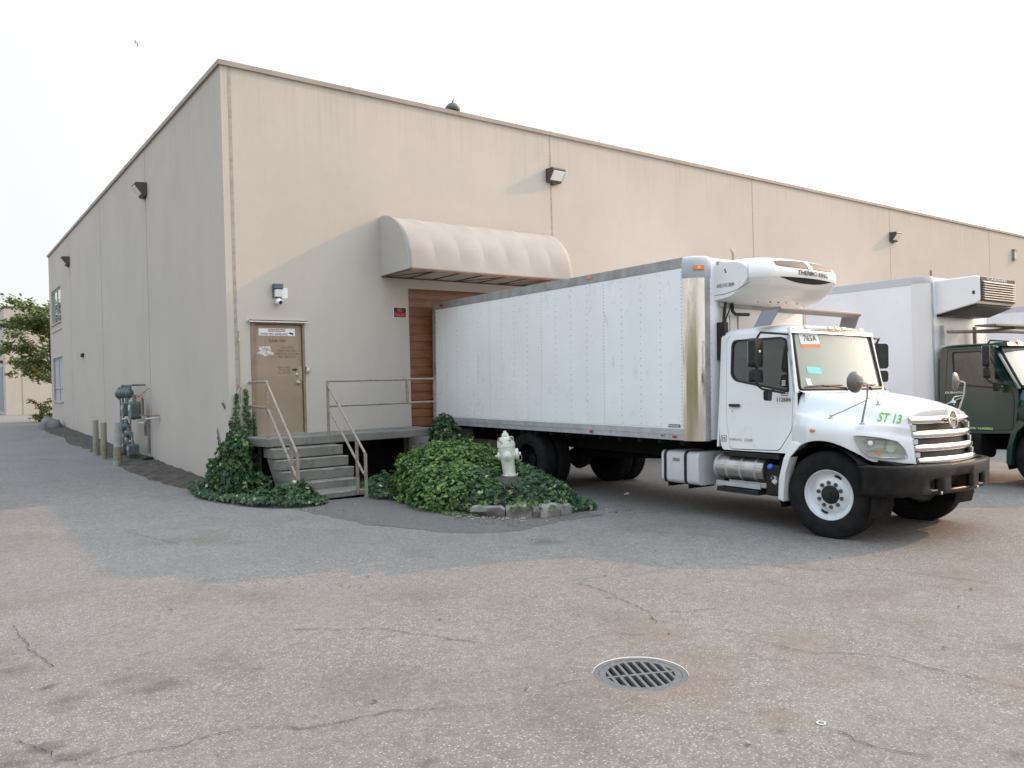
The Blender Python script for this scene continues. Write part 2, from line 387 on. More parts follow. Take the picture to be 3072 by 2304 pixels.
# ------------------------------------------------------------------ main building
def wallmat(name, k=1.0):
    t = NT(name); c = t.co(); n1 = t.noise(c, .55, 6, .6); n2 = t.noise(c, 7, 5, .6)
    col = t.mix(t.mrange(n1, .38, .68), tuple(q * k for q in (.505, .455, .398)), tuple(q * k for q in (.465, .422, .37)))
    col = t.mix(t.mrange(n2, .45, .75, 0, .25), col, tuple(q * k for q in (.53, .478, .41)))
    # grime streaks running down and blotches
    m = t.n('ShaderNodeMapping', {0: c, 'Scale': (2.2, 2.2, .18)}).outputs[0]
    col = t.mix(t.math('MULTIPLY', t.mrange(t.noise(m, 2.0, 6, .65), .56, .8), .35), col, tuple(q * k for q in (.42, .38, .32)))
    v = t.n('ShaderNodeTexVoronoi', {'Vector': c, 'Scale': .9}); sv = t.n('ShaderNodeSeparateColor', {0: v.outputs['Color']})
    sm = t.math('MULTIPLY', t.mrange(v.outputs['Distance'], .03, .14, 1, 0), t.math('GREATER_THAN', sv.outputs[1], .6))
    col = t.mix(t.math('MULTIPLY', sm, .22), col, tuple(q * k for q in (.40, .35, .31)))
    z = t.n('ShaderNodeSeparateXYZ', {0: c}).outputs[2]
    m3 = t.n('ShaderNodeMapping', {0: c, 'Scale': (7, 7, .25)}).outputs[0]
    drip = t.math('MULTIPLY', t.mrange(t.noise(m3, 1.5, 6, .7), .48, .72), t.mrange(t.math('ADD', z, t.math('MULTIPLY', n1, 1.6)), 5.6, 7.6, 0, .42)); col = t.mix(drip, col, tuple(q * k for q in (.33, .29, .24)))
    low = t.math('MULTIPLY', t.mrange(t.math('ADD', z, t.math('MULTIPLY', n2, .5)), -.75, -.1, 1, 0), .4)
    col = t.mix(low, col, tuple(q * k for q in (.36, .34, .30)))
    t.set('Base Color', col); t.set('Roughness', .85); t.set('Specular IOR Level', .25)
    t.bump(t.math('ADD', t.noise(c, 1.2, 3), t.math('MULTIPLY', t.noise(c, 60, 4), .12)), .35, .03)
    return t.m
m_wall = wallmat("painted_concrete")
m_caulk = M("joint_sealant", (.36, .33, .285), .8, col2=(.28, .24, .2), scale=3, stretch=(1, 1, 4))
m_cap = M("cap_flashing_metal", (.33, .28, .235), .6, .0, col2=(.27, .23, .195), scale=2)
m_dark = M("dark_interior", (.02, .02, .02), .9)
H = 6.62; L = 60.; D = 23.75; ZB = -1.45
B = empty("warehouse", (0, 0, 0)); tag(B, "long beige tilt-up concrete warehouse with flat parapet roof", "warehouse")
# front wall with openings
DDX0, DDX1, DDZ = 3.68, 6.38, 2.83
T_ = .22
mb = MB(); mb.plate([(0, ZB), (L, ZB), (L, H), (0, H)], [[(.445, -.05), (1.395, -.05), (1.395, 2.075), (.445, 2.075)], [(DDX0, -.05), (DDX1, -.05), (DDX1, DDZ), (DDX0, DDZ)], [(.55, -1.4), (3.6, -1.4), (3.6, -.2), (.55, -.2)]], lambda u, v, w_: V((u, w_ * T_, v)))
mb.build("front_wall", m_wall, B)
mb = MB(); mb.plate([(T_, ZB), (D, ZB), (D, H), (T_, H)], [[(20.45, 3.72), (23.15, 3.72), (23.15, 5.08), (20.45, 5.08)], [(20.45, .6), (23.15, .6), (23.15, 2.35), (20.45, 2.35)]], lambda u, v, w_: V((w_ * T_, u, v)))
mb.build("side_wall", m_wall, B)
MB().box(T_, L, D - .2, D, ZB, H).build("rear_wall", m_wall, B)
MB().box(T_, L - .01, T_, D - .2, H - .55, H - .35).build("roof", M("roof_membrane", (.22, .21, .2), .9), B)
MB().box(T_ + .35, T_ + .4, T_ + .35, D - .4, ZB, H - .6).box(T_ + .4, L - .4, .8, .85, ZB, H - .6).build("unlit_backing", m_dark, B)  # near-black sheets behind the wall openings imitate an unlit interior
# cap flashing in lengths
mb = MB(); x = -.045; k = 0
while x < L:
    x1 = min(x + 2.55, L); mb.box(x + .002, x1 - .002, -.045, .3, H - .002, H + .085); k += 1
    mb.box(x1 - .03, x1 + .03, -.049, .3, H + .0, H + .089); x = x1
y = .3
while y < D:
    y1 = min(y + 2.55, D + .04); mb.box(-.045, .28, y + .002, y1 - .002, H - .002, H + .085); mb.box(-.049, .28, y1 - .03, y1 + .03, H, H + .089); y = y1
mb.build("cap_flashing", m_cap, B)
# joints
for X, w_ in ((.155, .028), (7.58, .022), (15.27, .018), (23.12, .018), (31.16, .018), (39., .018), (46.7, .018)):
    MB().box(X - w_, X + w_, -.003, .01, -1.2, H - .003).build("joint_seal", m_caulk, B)
for Y, w_ in ((5.95, .014), (11.9, .012), (18.0, .012)):
    MB().box(-.003, .01, Y - w_, Y + w_, zg(0, Y) - .1, H - .003).build("joint_seal", m_caulk, B)
# ---- personnel door
m_door = NT("door_paint"); c = m_door.co()
col = m_door.mix(m_door.mrange(m_door.noise(c, 2.2, 6), .35, .7), (.27, .195, .135), (.33, .245, .175))
col = m_door.mix(m_door.math('MULTIPLY', m_door.mrange(m_door.noise(c, 9, 6, .7), .58, .75), .35), col, (.16, .11, .08))
m_door.set('Base Color', col); m_door.set('Roughness', .5); m_door.bump(m_door.noise(c, 30, 3), .08); m_door = m_door.m
m_frame = M("door_frame_paint", (.26, .19, .135), .55, col2=(.2, .14, .1), scale=5)
m_steel = M("worn_steel", (.55, .53, .5), .35, .9)
m_black = M("black_paint", (.012, .012, .012), .5)
m_white = M("white_plastic", (.78, .78, .76), .4)
m_fade = M("faded_lettering", (.13, .095, .07), .7)
df = empty("door", (0, 0, 0)); df.parent = B
MB().plate([(.41, -.02), (.41, 2.075), (1.43, 2.075), (1.43, -.02), (1.385, -.02), (1.385, 2.03), (.5, 2.03), (.5, -.02)], [], lambda u, v, w_: V((u, -.012 + w_ * .16, v))).build("door_frame", m_frame, df, bevel=.004)
MB().box(.508, 1.377, .03, .075, .004, 2.022).build("door_leaf", m_door, df, bevel=.004)
MB().box(.37, 1.47, -.07, .0, 2.085, 2.10).box(.37, 1.47, -.07, -.062, 2.06, 2.10).build("drip_cap", M("galvanised_cap", (.6, .58, .53), .5, .2), df)
MB().box(.5, 1.385, -.02, .08, -.0, .012).build("threshold", m_steel, df)
for z in (1.78, 1.02, .3): MB().cyl((.5, .022, z - .05), (.5, .022, z + .05), .009, n=8).build("hinge", m_frame, df)
MB().box(.572, 1.256, .0275, .0305, 1.822, 1.958).build("warning_sign", m_white, df)
m_red = M("sign_red", (.33, .035, .04), .5)
MB().box(.755, 1.069, .0255, .028, 1.897, 1.946).build("warning_band", m_red, df)
U, W = (1, 0, 0), (0, 0, 1)
text("lettering", "WARNING", df, (.765, .0255, 1.903), U, W, .295, .037, m_white, bold=.02)
text("lettering", "24 HOUR VIDEO SURVEILLANCE", df, (.593, .0275, 1.831), U, W, .52, .046, m_black)
MB().plate([(1.133, 1.866), (1.15, 1.888), (1.205, 1.880), (1.231, 1.858), (1.215, 1.85), (1.222, 1.828), (1.212, 1.828), (1.2, 1.848), (1.17, 1.85)], [], lambda u, v, w_: V((u, .0245 + w_ * .003, v))).build("camera_symbol", m_black, df)
text("lettering", "Unit 101", df, (.768, .03, 1.703), U, W, .293, .058, m_black)
for s_, (x0, x1, z0, z1) in (("AUTHORIZED", (.978, 1.221, 1.59, 1.625)), ("PERSONNEL ONLY", (.92, 1.279, 1.531, 1.566)), ("ONE BOND   USA BOND", (.878, 1.321, 1.475, 1.508)), ("604-588-8780", (.931, 1.267, 1.415, 1.458)),
                             ("RING BELL", (.913, 1.158, 1.22, 1.254)), ("IF DOOR", (.942, 1.144, 1.17, 1.203)), ("IS LOCKED", (.91, 1.165, 1.12, 1.156))):
    text("lettering", s_, df, (x0, .03, z0), U, W, x1 - x0, z1 - z0, m_fade, th=.0015)
MB().plate([(1.186, 1.208), (1.245, 1.208), (1.245, 1.224), (1.287, 1.19), (1.245, 1.155), (1.245, 1.172), (1.186, 1.172)], [], lambda u, v, w_: V((u, .0275 + w_ * .003, v))).build("arrow_mark", m_black, df)
mb = MB(); rnd = random.Random(8)      # scraped remains of a sticker
mb.plate([(.575, 1.635), (.61, 1.615), (.65, 1.63), (.69, 1.615), (.725, 1.63), (.775, 1.628), (.79, 1.57), (.775, 1.535), (.81, 1.52), (.85, 1.505), (.83, 1.49), (.845, 1.462), (.77, 1.478), (.72, 1.465), (.70, 1.437), (.665, 1.44), (.645, 1.47), (.58, 1.478), (.53, 1.485), (.56, 1.497), (.52, 1.512), (.60, 1.535), (.57, 1.57)], [], lambda u, v, w_: V((u, .0285 + w_ * .002, v)))
mb.build("torn_sticker", M("torn_sticker_paper", (.62, .60, .58), .7, col2=(.3, .26, .22), scale=26, lo=.5, hi=.56, stretch=(1, 1, 2.2)), df)
MB().box(1.301, 1.378, .022, .031, .984, 1.243).build("lock_plate", M("brass_plate", (.38, .30, .19), .45, .3), df, bevel=.003)
MB().lathe([(.024, 0), (.024, .012), (.016, .018), (.001, .018)], (1.277, .031, 1.104), (0, -1, 0), 16).build("deadbolt", m_steel, df, smooth=True)
MB().lathe([(.034, 0), (.034, .008), (.014, .012), (.014, .03), (.026, .04), (.03, .055), (.022, .068), (.001, .07)], (1.29, .031, .953), (0, -1, 0), 18).build("door_knob", m_steel, df, smooth=True)
# ---- dock door
dd = empty("dock_door", (0, 0, 0)); dd.parent = B
m_dock = M("dock_door_paint", (.30, .125, .055), .4, col2=(.20, .085, .04), scale=2.5, stretch=(1, 1, 3))
mb = MB(); z = -.02
prof = []
while z < DDZ + .1:
    for dz, dy in ((0, .018), (.02, .018), (.03, 0), (.15, 0), (.16, .018)): prof.append((z + dz, .135 + dy))
    z += .175
mb.grid([[V((DDX0 + .0, y_, z_)), V((DDX1, y_, z_))] for z_, y_ in prof]); mb.build("door_curtain", m_dock, dd)
for x_ in (DDX0, DDX1 - .05): MB().box(x_, x_ + .05, .08, .19, 0, DDZ).build("door_track", m_frame, dd)
# ---- canopy
cn = empty("canopy", (3.07, 0, 3.05)); cn.parent = B
prof = [(.0, 4.229), (-.153, 4.238), (-.305, 4.212), (-.476, 4.156), (-.644, 4.062), (-.806, 3.945), (-.941, 3.799), (-1.048, 3.631), (-1.11, 3.484), (-1.147, 3.319), (-1.167, 3.179), (-1.173, 3.053)]
prof = [(p[0] * .999, p[1]) for i in range(len(prof) - 1) for p in [(prof[i][0] + (prof[i + 1][0] - prof[i][0]) * q / 4, prof[i][1] + (prof[i + 1][1] - prof[i][1]) * q / 4) for q in range(4)]] + [prof[-1]]
for _ in range(6): prof = [prof[0]] + [((prof[i - 1][0] + 2 * prof[i][0] + prof[i + 1][0]) / 4, (prof[i - 1][1] + 2 * prof[i][1] + prof[i + 1][1]) / 4) for i in range(1, len(prof) - 1)] + [prof[-1]]
CX0, CX1 = 3.07, 7.15; NB = 7
m_canvas = M("canopy_canvas", (.36, .335, .30), .8, col2=(.32, .295, .265), scale=1.2, bump=.1, bscale=200)
m_canvas2 = M("canopy_end_canvas", (.50, .475, .43), .75, col2=(.46, .44, .40), scale=1.2)
m_rust = M("rusty_steel", (.18, .075, .035), .8, col2=(.10, .06, .045), scale=9)
P = []
for i in range(NB * 8 + 1):
    x = (CX1 - CX0) * i / (NB * 8); f = (i % 8) / 8; sag = .040 * math.sin(math.pi * f)
    row = []
    for j, (y, z) in enumerate(prof):
        a = prof[max(j - 1, 0)]; b = prof[min(j + 1, len(prof) - 1)]; d = V((b[0] - a[0], b[1] - a[1])).normalized(); nrm_ = V((-d.y, d.x))
        kk = sag * math.sin(math.pi * min(1, .12 + j / (len(prof) - 1) * .9)); row.append(V((x, y - nrm_.x * kk * -1 * -1, z - 3.05 - abs(nrm_.y) * kk)))
    P.append(row)
MB().grid(P).build("canopy_cover", m_canvas, cn, smooth=True, solid=.006, angle=9)
for x in (0., CX1 - CX0):
    MB().plate([(y, z - 3.05) for y, z in prof] + [(0, 0)], [], lambda u, v, w_, x=x: V((x + (w_ - .5) * .012, u * .998, v * .998))).build("canopy_end", m_canvas2, cn)
mb = MB()
W_ = CX1 - CX0
mb.box(.01, W_ - .01, -1.17, -1.145, -.028, -.004).box(.01, W_ - .01, -.03, -.005, -.028, -.004)
for i in range(NB + 1):
    x = .02 + (W_ - .04) * i / NB
    mb.box(x - .012, x + .012, -1.145, -.03, -.026, -.004)
    mb.tube([(x, y * .985, z - 3.06) for y, z in prof], .011, 6)
for i in (0, 3, 5): mb.tube([(.02 + W_ * i / NB, -.04, -.02), (.02 + W_ * (i + 1) / NB, -1.14, -.02)], .01, 6)
mb.build("canopy_frame", m_rust, cn)
# ---- side windows
m_glass_up = NT("window_glass"); m_glass_up.set('Base Color', (.04, .05, .05)); m_glass_up.set('Roughness', .03); m_glass_up.set('Specular IOR Level', 1.0); m_glass_up.set('Metallic', .55); m_glass_up.set('Base Color', (.42, .45, .45)); m_glass_up = m_glass_up.m
m_alu = M("aluminium_frame", (.34, .35, .35), .45, .6)
m_blind = M("window_blind", (.42, .44, .45), .6, stretch=(1, 1, 20), col2=(.33, .35, .36), scale=3)
for z0, z1, gm in ((3.72, 5.08, m_glass_up), (.6, 2.35, m_blind)):
    wd = empty("window", (0, 20.45, z0)); wd.parent = B; hh = z1 - z0
    MB().plate([(0, 0), (2.7, 0), (2.7, hh), (0, hh)], [[(.06, .06), (1.32, .06), (1.32, hh - .06), (.06, hh - .06)], [(1.38, .06), (2.64, .06), (2.64, hh - .06), (1.38, hh - .06)]], lambda u, v, w_: V((.05 + w_ * .05, u, v))).build("window_frame", m_alu, wd)
    MB().box(.07, .076, .05, 2.65, .05, hh - .05).build("pane", gm, wd)
    MB().box(-.05, .06, -.05, 2.75, -.045, -.002).build("sill", m_wall, wd)
    if gm is m_blind: MB().box(.03, .07, .0, 2.7, .5, .54).build("window_bar", m_alu, wd)
MB().box(-.03, -.0, 20.4, 23.2, 3.40, 3.44).build("wall_ledge", m_wall, B)
# roof ventilator
rv = empty("roof_ventilator", (5.25, .55, H - .22)); rv.parent = B
m_vent = M("vent_metal", (.10, .105, .10), .5, .5)
MB().cyl((0, 0, 0), (0, 0, .55), .1, n=16).build("vent_neck", m_vent, rv)
mb = MB().lathe([(.15, .52), (.17, .56), (.165, .60), (.10, .68), (.03, .71), (.001, .715)], (0, 0, 0), (0, 0, 1), 24)
mb.cyl((.0, 0, .7), (.03, 0, .80), .03, .012, 8); mb.build("vent_hood", m_vent, rv, smooth=True)
mb = MB()
for k in range(16):
    a = 2 * math.pi * k / 16; mb.box(.10, .16, -.004, .004, .36, .53, Matrix.Rotation(a, 4, 'Z'))
mb.lathe([(.10, .34), (.15, .36), (.15, .38), (.1, .37)], (0, 0, 0), (0, 0, 1), 24); mb.build("vent_fins", m_vent, rv)

# ---- things on the walls
m_bronze = M("bronze_housing", (.09, .075, .06), .55, .3)
m_lens = NT("lamp_lens"); m_lens.set('Base Color', (.72, .72, .68)); m_lens.set('Roughness', .25); m_lens.set('Coat Weight', .5); m_lens = m_lens.m
def wall_pack(loc, rot, label):
    t = empty("wall_light", loc); t.rotation_euler = (0, 0, rot)
    P = [(-.0, -.16), (-.08, -.16), (-.24, .04), (-.27, .11), (-.25, .15), (0, .16)]
    MB().plate([(a, b) for a, b in P], [], lambda u, v, w_: V(((w_ - .5) * .40, u, v))).build("housing", m_bronze, t, bevel=.012)
    MB().plate([(-.17, -.105), (.17, -.105), (.17, .085), (-.17, .085)], [], lambda u, v, w_: V((u, -.10 - (v + .105) * .80 - .012 + w_ * .02 - .02, v - .02 + w_ * .012))).build("lens", m_lens, t, bevel=.01)
    MB().box(-.05, .05, -.07, 0, -.2, -.155).build("conduit_box", m_bronze, t)
    tag(t, label, "wall light", "lamps fixed high on the warehouse walls"); return t
wall_pack((7.63, 0, 5.66), 0, "bronze wall light on the front wall joint above the canopy")
wall_pack((23.27, 0, 5.62), 0, "bronze wall light on the front wall above the second truck's box")
wall_pack((0, 5.95, 5.64), -math.pi / 2, "bronze wall light on the shaded side wall nearest the building corner")
wall_pack((0, 18.1, 5.66), -math.pi / 2, "bronze wall light on the shaded side wall above the windows")
t = empty("wall_bracket", (33.5, 0, 5.78))
mb = MB(); mb.box(-.12, -.05, -.1, 0, -.2, .2).box(-.12, .2, -.1, 0, .16, .22).box(-.12, .14, -.1, 0, -.24, -.18); mb.build("bracket_arm", m_cap, t)
MB().box(-.045, .16, -.06, 0, -.17, .15).build("bracket_plate", M("pale_plate", (.6, .56, .5), .6), t)
tag(t, "beige boxy wall fitting high on the wall at far right", "wall fitting")
# entrance light, blank plate and camera
t = empty("entrance_light", (.835, 0, 2.515)); tag(t, "dark entrance lamp with white lens above the brown door", "entrance light")
m_slate = M("slate_housing", (.09, .105, .135), .5)
MB().plate([(0, 0), (-.03, 0), (-.03, .15), (-.11, .165), (-.11, .255), (0, .255)], [], lambda u, v, w_: V((w_ * .17, u, v))).build("housing", m_slate, t, bevel=.004)
MB().plate([(-.03, .012), (-.085, .02), (-.105, .15), (-.03, .15)], [], lambda u, v, w_: V((.022 + w_ * .13, u, v))).build("lens", m_lens, t, bevel=.006)
t = MB().box(1.012, 1.125, -.004, 0, 2.515, 2.708).build("blank_plate", m_white); tag(t, "blank white square plate beside the entrance lamp", "plate")
t = empty("security_camera", (.925, 0, 2.44)); tag(t, "white ball security camera under the entrance lamp", "security camera")
MB().lathe([(.045, 0), (.045, .02), (.03, .03)], (0, 0, .0), (0, -1, 0), 20).build("mount", m_white, t, smooth=True)
R_ = [(.062 * math.sin(math.pi * i / 10), -.062 * math.cos(math.pi * i / 10)) for i in range(11)]
MB().lathe(R_, (0, -.085, 0), (.25, -1, -.35), 24).build("ball", m_white, t, smooth=True)
MB().lathe([(.034, 0), (.034, .01), (.02, .012)], V((0, -.085, 0)) + V((.25, -1, -.35)).normalized() * .052, (.25, -1, -.35), 20).build("camera_lens", m_black, t, smooth=True)
t = empty("doorbell", (1.467, 0, 1.19)); tag(t, "grey metal doorbell box right of the brown door", "doorbell")
MB().box(-.036, .036, -.045, 0, -.06, .06).build("case", M("grey_box", (.36, .36, .35), .5, .3), t, bevel=.006)
MB().box(-.02, .02, -.052, -.045, -.02, .035).build("face", m_white, t); MB().cyl((0.005, -.045, -.042), (.005, -.056, -.042), .01, n=10).build("button", m_steel, t)
# NO PARKING sign
t = empty("no_parking_sign", (3.472, 0, 2.33)); tag(t, "black NO PARKING sign with red letters beside the dock door", "sign")
MB().box(-.148, .148, -.006, 0, -.112, .112).build("sign_border", m_white, t)
MB().box(-.138, .138, -.009, -.006, -.101, .101).build("sign_face", m_black, t)
m_neon = M("sign_letters_red", (.72, .05, .07), .5)
text("lettering", "NO", t, (-.05, -.009, .012), U, W, .095, .078, m_neon, bold=.025)
text("lettering", "PARKING", t, (-.125, -.009, -.088), U, W, .25, .082, m_neon, bold=.025)
# thin conduit with clamps beside the corner groove
t = empty("conduit", (.2, 0, 0)); tag(t, "thin rusty conduit with loose wire beside the building corner", "conduit")
MB().tube([(0, -.012, .62), (0, -.012, 1.9)], .006, 6).build("pipe", M("conduit_rust", (.36, .29, .22), .7), t)
MB().box(-.018, .018, -.03, 0, .88, .94).box(-.016, .016, -.028, 0, 1.72, 1.76).build("clamp", m_steel, t)
MB().tube([(0, -.02, .9), (-.05, -.03, .8), (-.075, -.03, .6), (-.06, -.02, .45)], .003, 5).build("wire", m_white, t)

# ------------------------------------------------------------------ loading platform and steps
m_conc = NT("weathered_concrete"); c = m_conc.co()
col = m_conc.mix(m_conc.mrange(m_conc.noise(c, 2.5, 6, .65), .35, .7), (.15, .143, .125), (.235, .225, .195))
col = m_conc.mix(m_conc.math('MULTIPLY', m_conc.mrange(m_conc.noise(c, 5, 6, .7), .5, .68), .75), col, (.085, .085, .065))
m_conc.set('Base Color', col); m_conc.set('Roughness', .9); m_conc.bump(m_conc.noise(c, 22, 6, .7), .5, .02); m_conc = m_conc.m
m_conc2 = M("lit_edge_concrete", (.34, .325, .285), .9, col2=(.19, .18, .155), scale=7, bump=.5, bscale=40)
pl = empty("loading_platform", (0, 0, 0)); tag(pl, "weathered concrete dock landing with steps below the brown door", "loading platform")
PD = 1.10
MB().plate([(0.18, 0), (0.20, -.6), (.28, -PD), (3.72, -PD), (3.72, 0)], [], lambda u, v, w_: V((u, v, -.001 if w_ == 0 else -.145))).build("landing_slab", m_conc, pl, bevel=.012)
NS = 5; rs, tr = .176, .213
for i in range(NS):
    z1 = -.176 * (i + 1) - .0; y0 = -PD - tr * i
    MB().box(.31 + .003 * i, 1.545, y0 - tr, y0 + (.30 if i == 0 else .06), z1 - .16, z1).build("step", m_conc, pl, bevel=.01)
    MB().box(.312 + .003 * i, 1.543, y0 - tr - .003, y0 - tr + .05, z1 - .012, z1 + .003).build("lit_nosing", m_conc2, pl)  # paler strip paints brighter light onto the tread edge
# waist slab / stringers
MB().plate([(-.75, -.161), (-PD - .0, -.161), (-PD - .0, -.30), (-PD - tr * NS - .0, -.176 * NS - .08), (-PD - tr * NS, -1.2), (-1.62, -1.2)], [], lambda u, v, w_: V((.33 + w_ * 1.18, u, v))).build("stair_waist", m_conc, pl)
m_rail = M("rail_paint", (.28, .23, .185), .6, col2=(.15, .10, .07), scale=14, lo=.52, hi=.72)
def rail(name, tubes, posts, label):
    t = empty(name, tubes[0][0]); o = V(tubes[0][0])
    for P in tubes: MB().tube([V(p) - o for p in P], .021, 10).build("rail", m_rail, t, smooth=True)
    for P in posts: MB().box(-.021, .021, -.021, .021, 0, P[3] - P[2], Matrix.Translation(V((P[0], P[1], P[2])) - o)).build("post", m_rail, t, bevel=.003)
    tag(t, label, "handrail", "painted pipe handrails of the dock steps"); return t
yb = -2.2
rail("handrail", [[(.37, 0, .97), (.37, -.88, .965), (.37, -.93, .90), (.37, -2.17, -.19)], [(.385, 0, .54), (.37, -.86, .52)], [(.37, -.92, .49), (.37, -2.17, -.62)]],
     [(.37, -.90, 0, .96), (.37, -1.93, -.88, .03), (.37, -2.18, -.98, -.19)], "left beige pipe handrail running from the wall down the steps")
rail("handrail", [[(3.60, -1.06, .955), (1.40, -1.06, .955)], [(3.58, -1.06, .51), (1.42, -1.06, .51)], [(1.40, -1.09, .86), (1.40, -2.47, -.25)], [(1.40, -1.13, .43), (1.40, -2.42, -.60)]],
     [(1.40, -1.06, 0, .955), (3.60, -1.06, -.1, .955), (3.0, -1.06, .51, .94), (1.40, -2.17, -.95, -.03), (1.40, -2.48, -.98, -.25)], "right beige pipe handrail along the landing edge and down the steps")
# ------------------------------------------------------------------ trucks
def paint(name, col, dirt=(.33, .30, .26), k=.5, coat=.6, rough=.32, scuff=True):
    t = NT(name); c = t.co(); base = t.mix(t.mrange(t.noise(c, 1.1, 5), .35, .7), col, tuple(q * .93 for q in col))
    if scuff:
        m = t.n('ShaderNodeMapping', {0: c, 'Scale': (1, 1.4, .8)}).outputs[0]
        v = t.noise(m, 2.6, 8, .75, 1.2); base = t.mix(t.math('MULTIPLY', t.mrange(v, .57, .72), k), base, dirt)
    z = t.n('ShaderNodeSeparateXYZ', {0: c}).outputs[2]
    base = t.mix(t.math('MULTIPLY', t.mrange(t.math('ADD', z, t.math('MULTIPLY', t.noise(c, 6, 5), .5)), 1.45, .75, 0, .45), k), base, dirt)
    t.set('Base Color', base); t.set('Roughness', rough); t.set('Coat Weight', coat); t.set('Coat Roughness', .12); t.set('Specular IOR Level', .45)
    return t.m
m_boxw = paint("box_panel_white", (.86, .86, .855), (.50, .50, .51), .62, .15, .42)
m_cabw = paint("cab_paint_white", (.80, .80, .785), k=.25)
m_green = paint("cab_paint_green", (.004, .030, .022), (.03, .04, .035), .3, .5, .25)
m_unitw = paint("unit_white", (.82, .82, .80), (.5, .48, .44), .12, .3, .38)
def chrome(name, col, rough, col2, sc=6, streak=0.):
    t = NT(name); c = t.co(); m = t.n('ShaderNodeMapping', {0: c, 'Scale': (3, 3, .45)}).outputs[0]
    n = t.noise(m, sc, 6, .65, .5); t.set('Base Color', t.mix(t.mrange(n, .45, .7), col, col2)); t.set('Metallic', 1.); t.set('Roughness', t.mrange(n, .35, .75, rough, rough + .22))
    
    if streak: t.bump(t.noise(t.n('ShaderNodeMapping', {0: c, 'Scale': (14, 14, .12)}).outputs[0], 1.6, 4), streak, .03)
    else: t.bump(t.noise(c, 3.0, 2), .12, .05)
    return t.m
m_chrome = chrome("bright_chrome", (.80, .79, .77), .06, (.62, .6, .57))
m_corner = chrome("polished_corner_steel", (.76, .72, .67), .06, (.50, .42, .33), 2.0, .16)  # brown streaks in the base colour paint in reflected surroundings
m_alum = M("aluminium_rail", (.50, .51, .52), .45, .3, col2=(.42, .42, .42), scale=5)
m_alum2 = M("dull_aluminium", (.38, .38, .375), .5, .3, col2=(.28, .27, .25), scale=4)
m_alp = M("grey_painted_metal", (.50, .53, .57), .5, .1)
m_blk = M("black_plastic", (.010, .010, .011), .45, col2=(.020, .020, .020), scale=8, spec=.35)
m_rubber = M("tyre_rubber", (.009, .009, .010), .85, spec=.25, col2=(.018, .0175, .017), scale=7, bump=.15, bscale=60)
m_under = M("chassis_black", (.006, .006, .006), .8, col2=(.014, .012, .010), scale=6, spec=.2)
m_bump = M("bumper_black", (.006, .006, .006), .33, 0., spec=.22, col2=(.016, .014, .013), scale=10)
m_rimw = M("wheel_white", (.74, .76, .77), .38, coat=.3, col2=(.60, .61, .61), scale=6)
m_amber = M("amber_lens", (.75, .20, .03), .2, coat=1.)
m_amberw = M("pale_amber_lens", (.85, .52, .22), .2, coat=1.)
m_redl = M("red_lens", (.35, .03, .025), .25, coat=1.)
m_txt = M("dark_grey_lettering", (.06, .065, .07), .5)
m_lime = M("lime_spray_paint", (.45, .78, .22), .7)
m_seam = M("panel_seam", (.12, .12, .12), .8)
m_seat = M("seat_fabric", (.05, .05, .055), .9)
m_dash = M("dash_plastic", (.10, .10, .095), .7)
def glass(name, tint, dust_sheen, refl=1.):
    t = NT(name); t.t.nodes.remove(t.b)
    tr = t.n('ShaderNodeBsdfTransparent', {0: (*tint, 1)}); gl = t.n('ShaderNodeBsdfGlossy', {0: (1, 1, 1, 1), 'Roughness': .03}); df_ = t.n('ShaderNodeBsdfDiffuse', {0: (.80, .86, .76, 1)})
    fr = t.n('ShaderNodeFresnel', {0: 1.55}); a = t.n('ShaderNodeMixShader', {0: dust_sheen, 1: tr.outputs[0], 2: df_.outputs[0]})
    b = t.n('ShaderNodeMixShader', {0: t.math('MULTIPLY', fr.outputs[0], refl), 1: a.outputs[0], 2: gl.outputs[0]}); t.t.links.new(b.outputs[0], t.o.inputs[0]); return t.m
m_ws = glass("windscreen_glass", (.88, .95, .90), .34, 1.5)  # pale diffuse share: dust plus the bright sky's milky reflection painted in
m_sg = glass("side_glass", (.26, .30, .30), .02, 1.1)
m_clear = glass("lamp_glass", (.86, .88, .86), .16, 1.3)
CXT = 1.295
def cat(P, n):
    """catmull-rom through control tuples, n samples per span"""
    out = []; K = len(P)
    for i in range(K - 1):
        p0, p1, p2, p3 = P[max(i - 1, 0)], P[i], P[i + 1], P[min(i + 2, K - 1)]
        for k in range(n):
            t = k / n; out.append(tuple(.5 * (2 * b + (c - a) * t + (2 * a - 5 * b + 4 * c - d) * t * t + (3 * b - a - 3 * c + d) * t ** 3) for a, b, c, d in zip(p0, p1, p2, p3)))
    out.append(tuple(P[-1])); return out
def lerp_tab(T, x):
    if x <= T[0][0]: return T[0][1]
    for (a, b), (c, d) in zip(T, T[1:]):
        if x <= c: return b + (d - b) * (x - a) / (c - a)
    return T[-1][1]

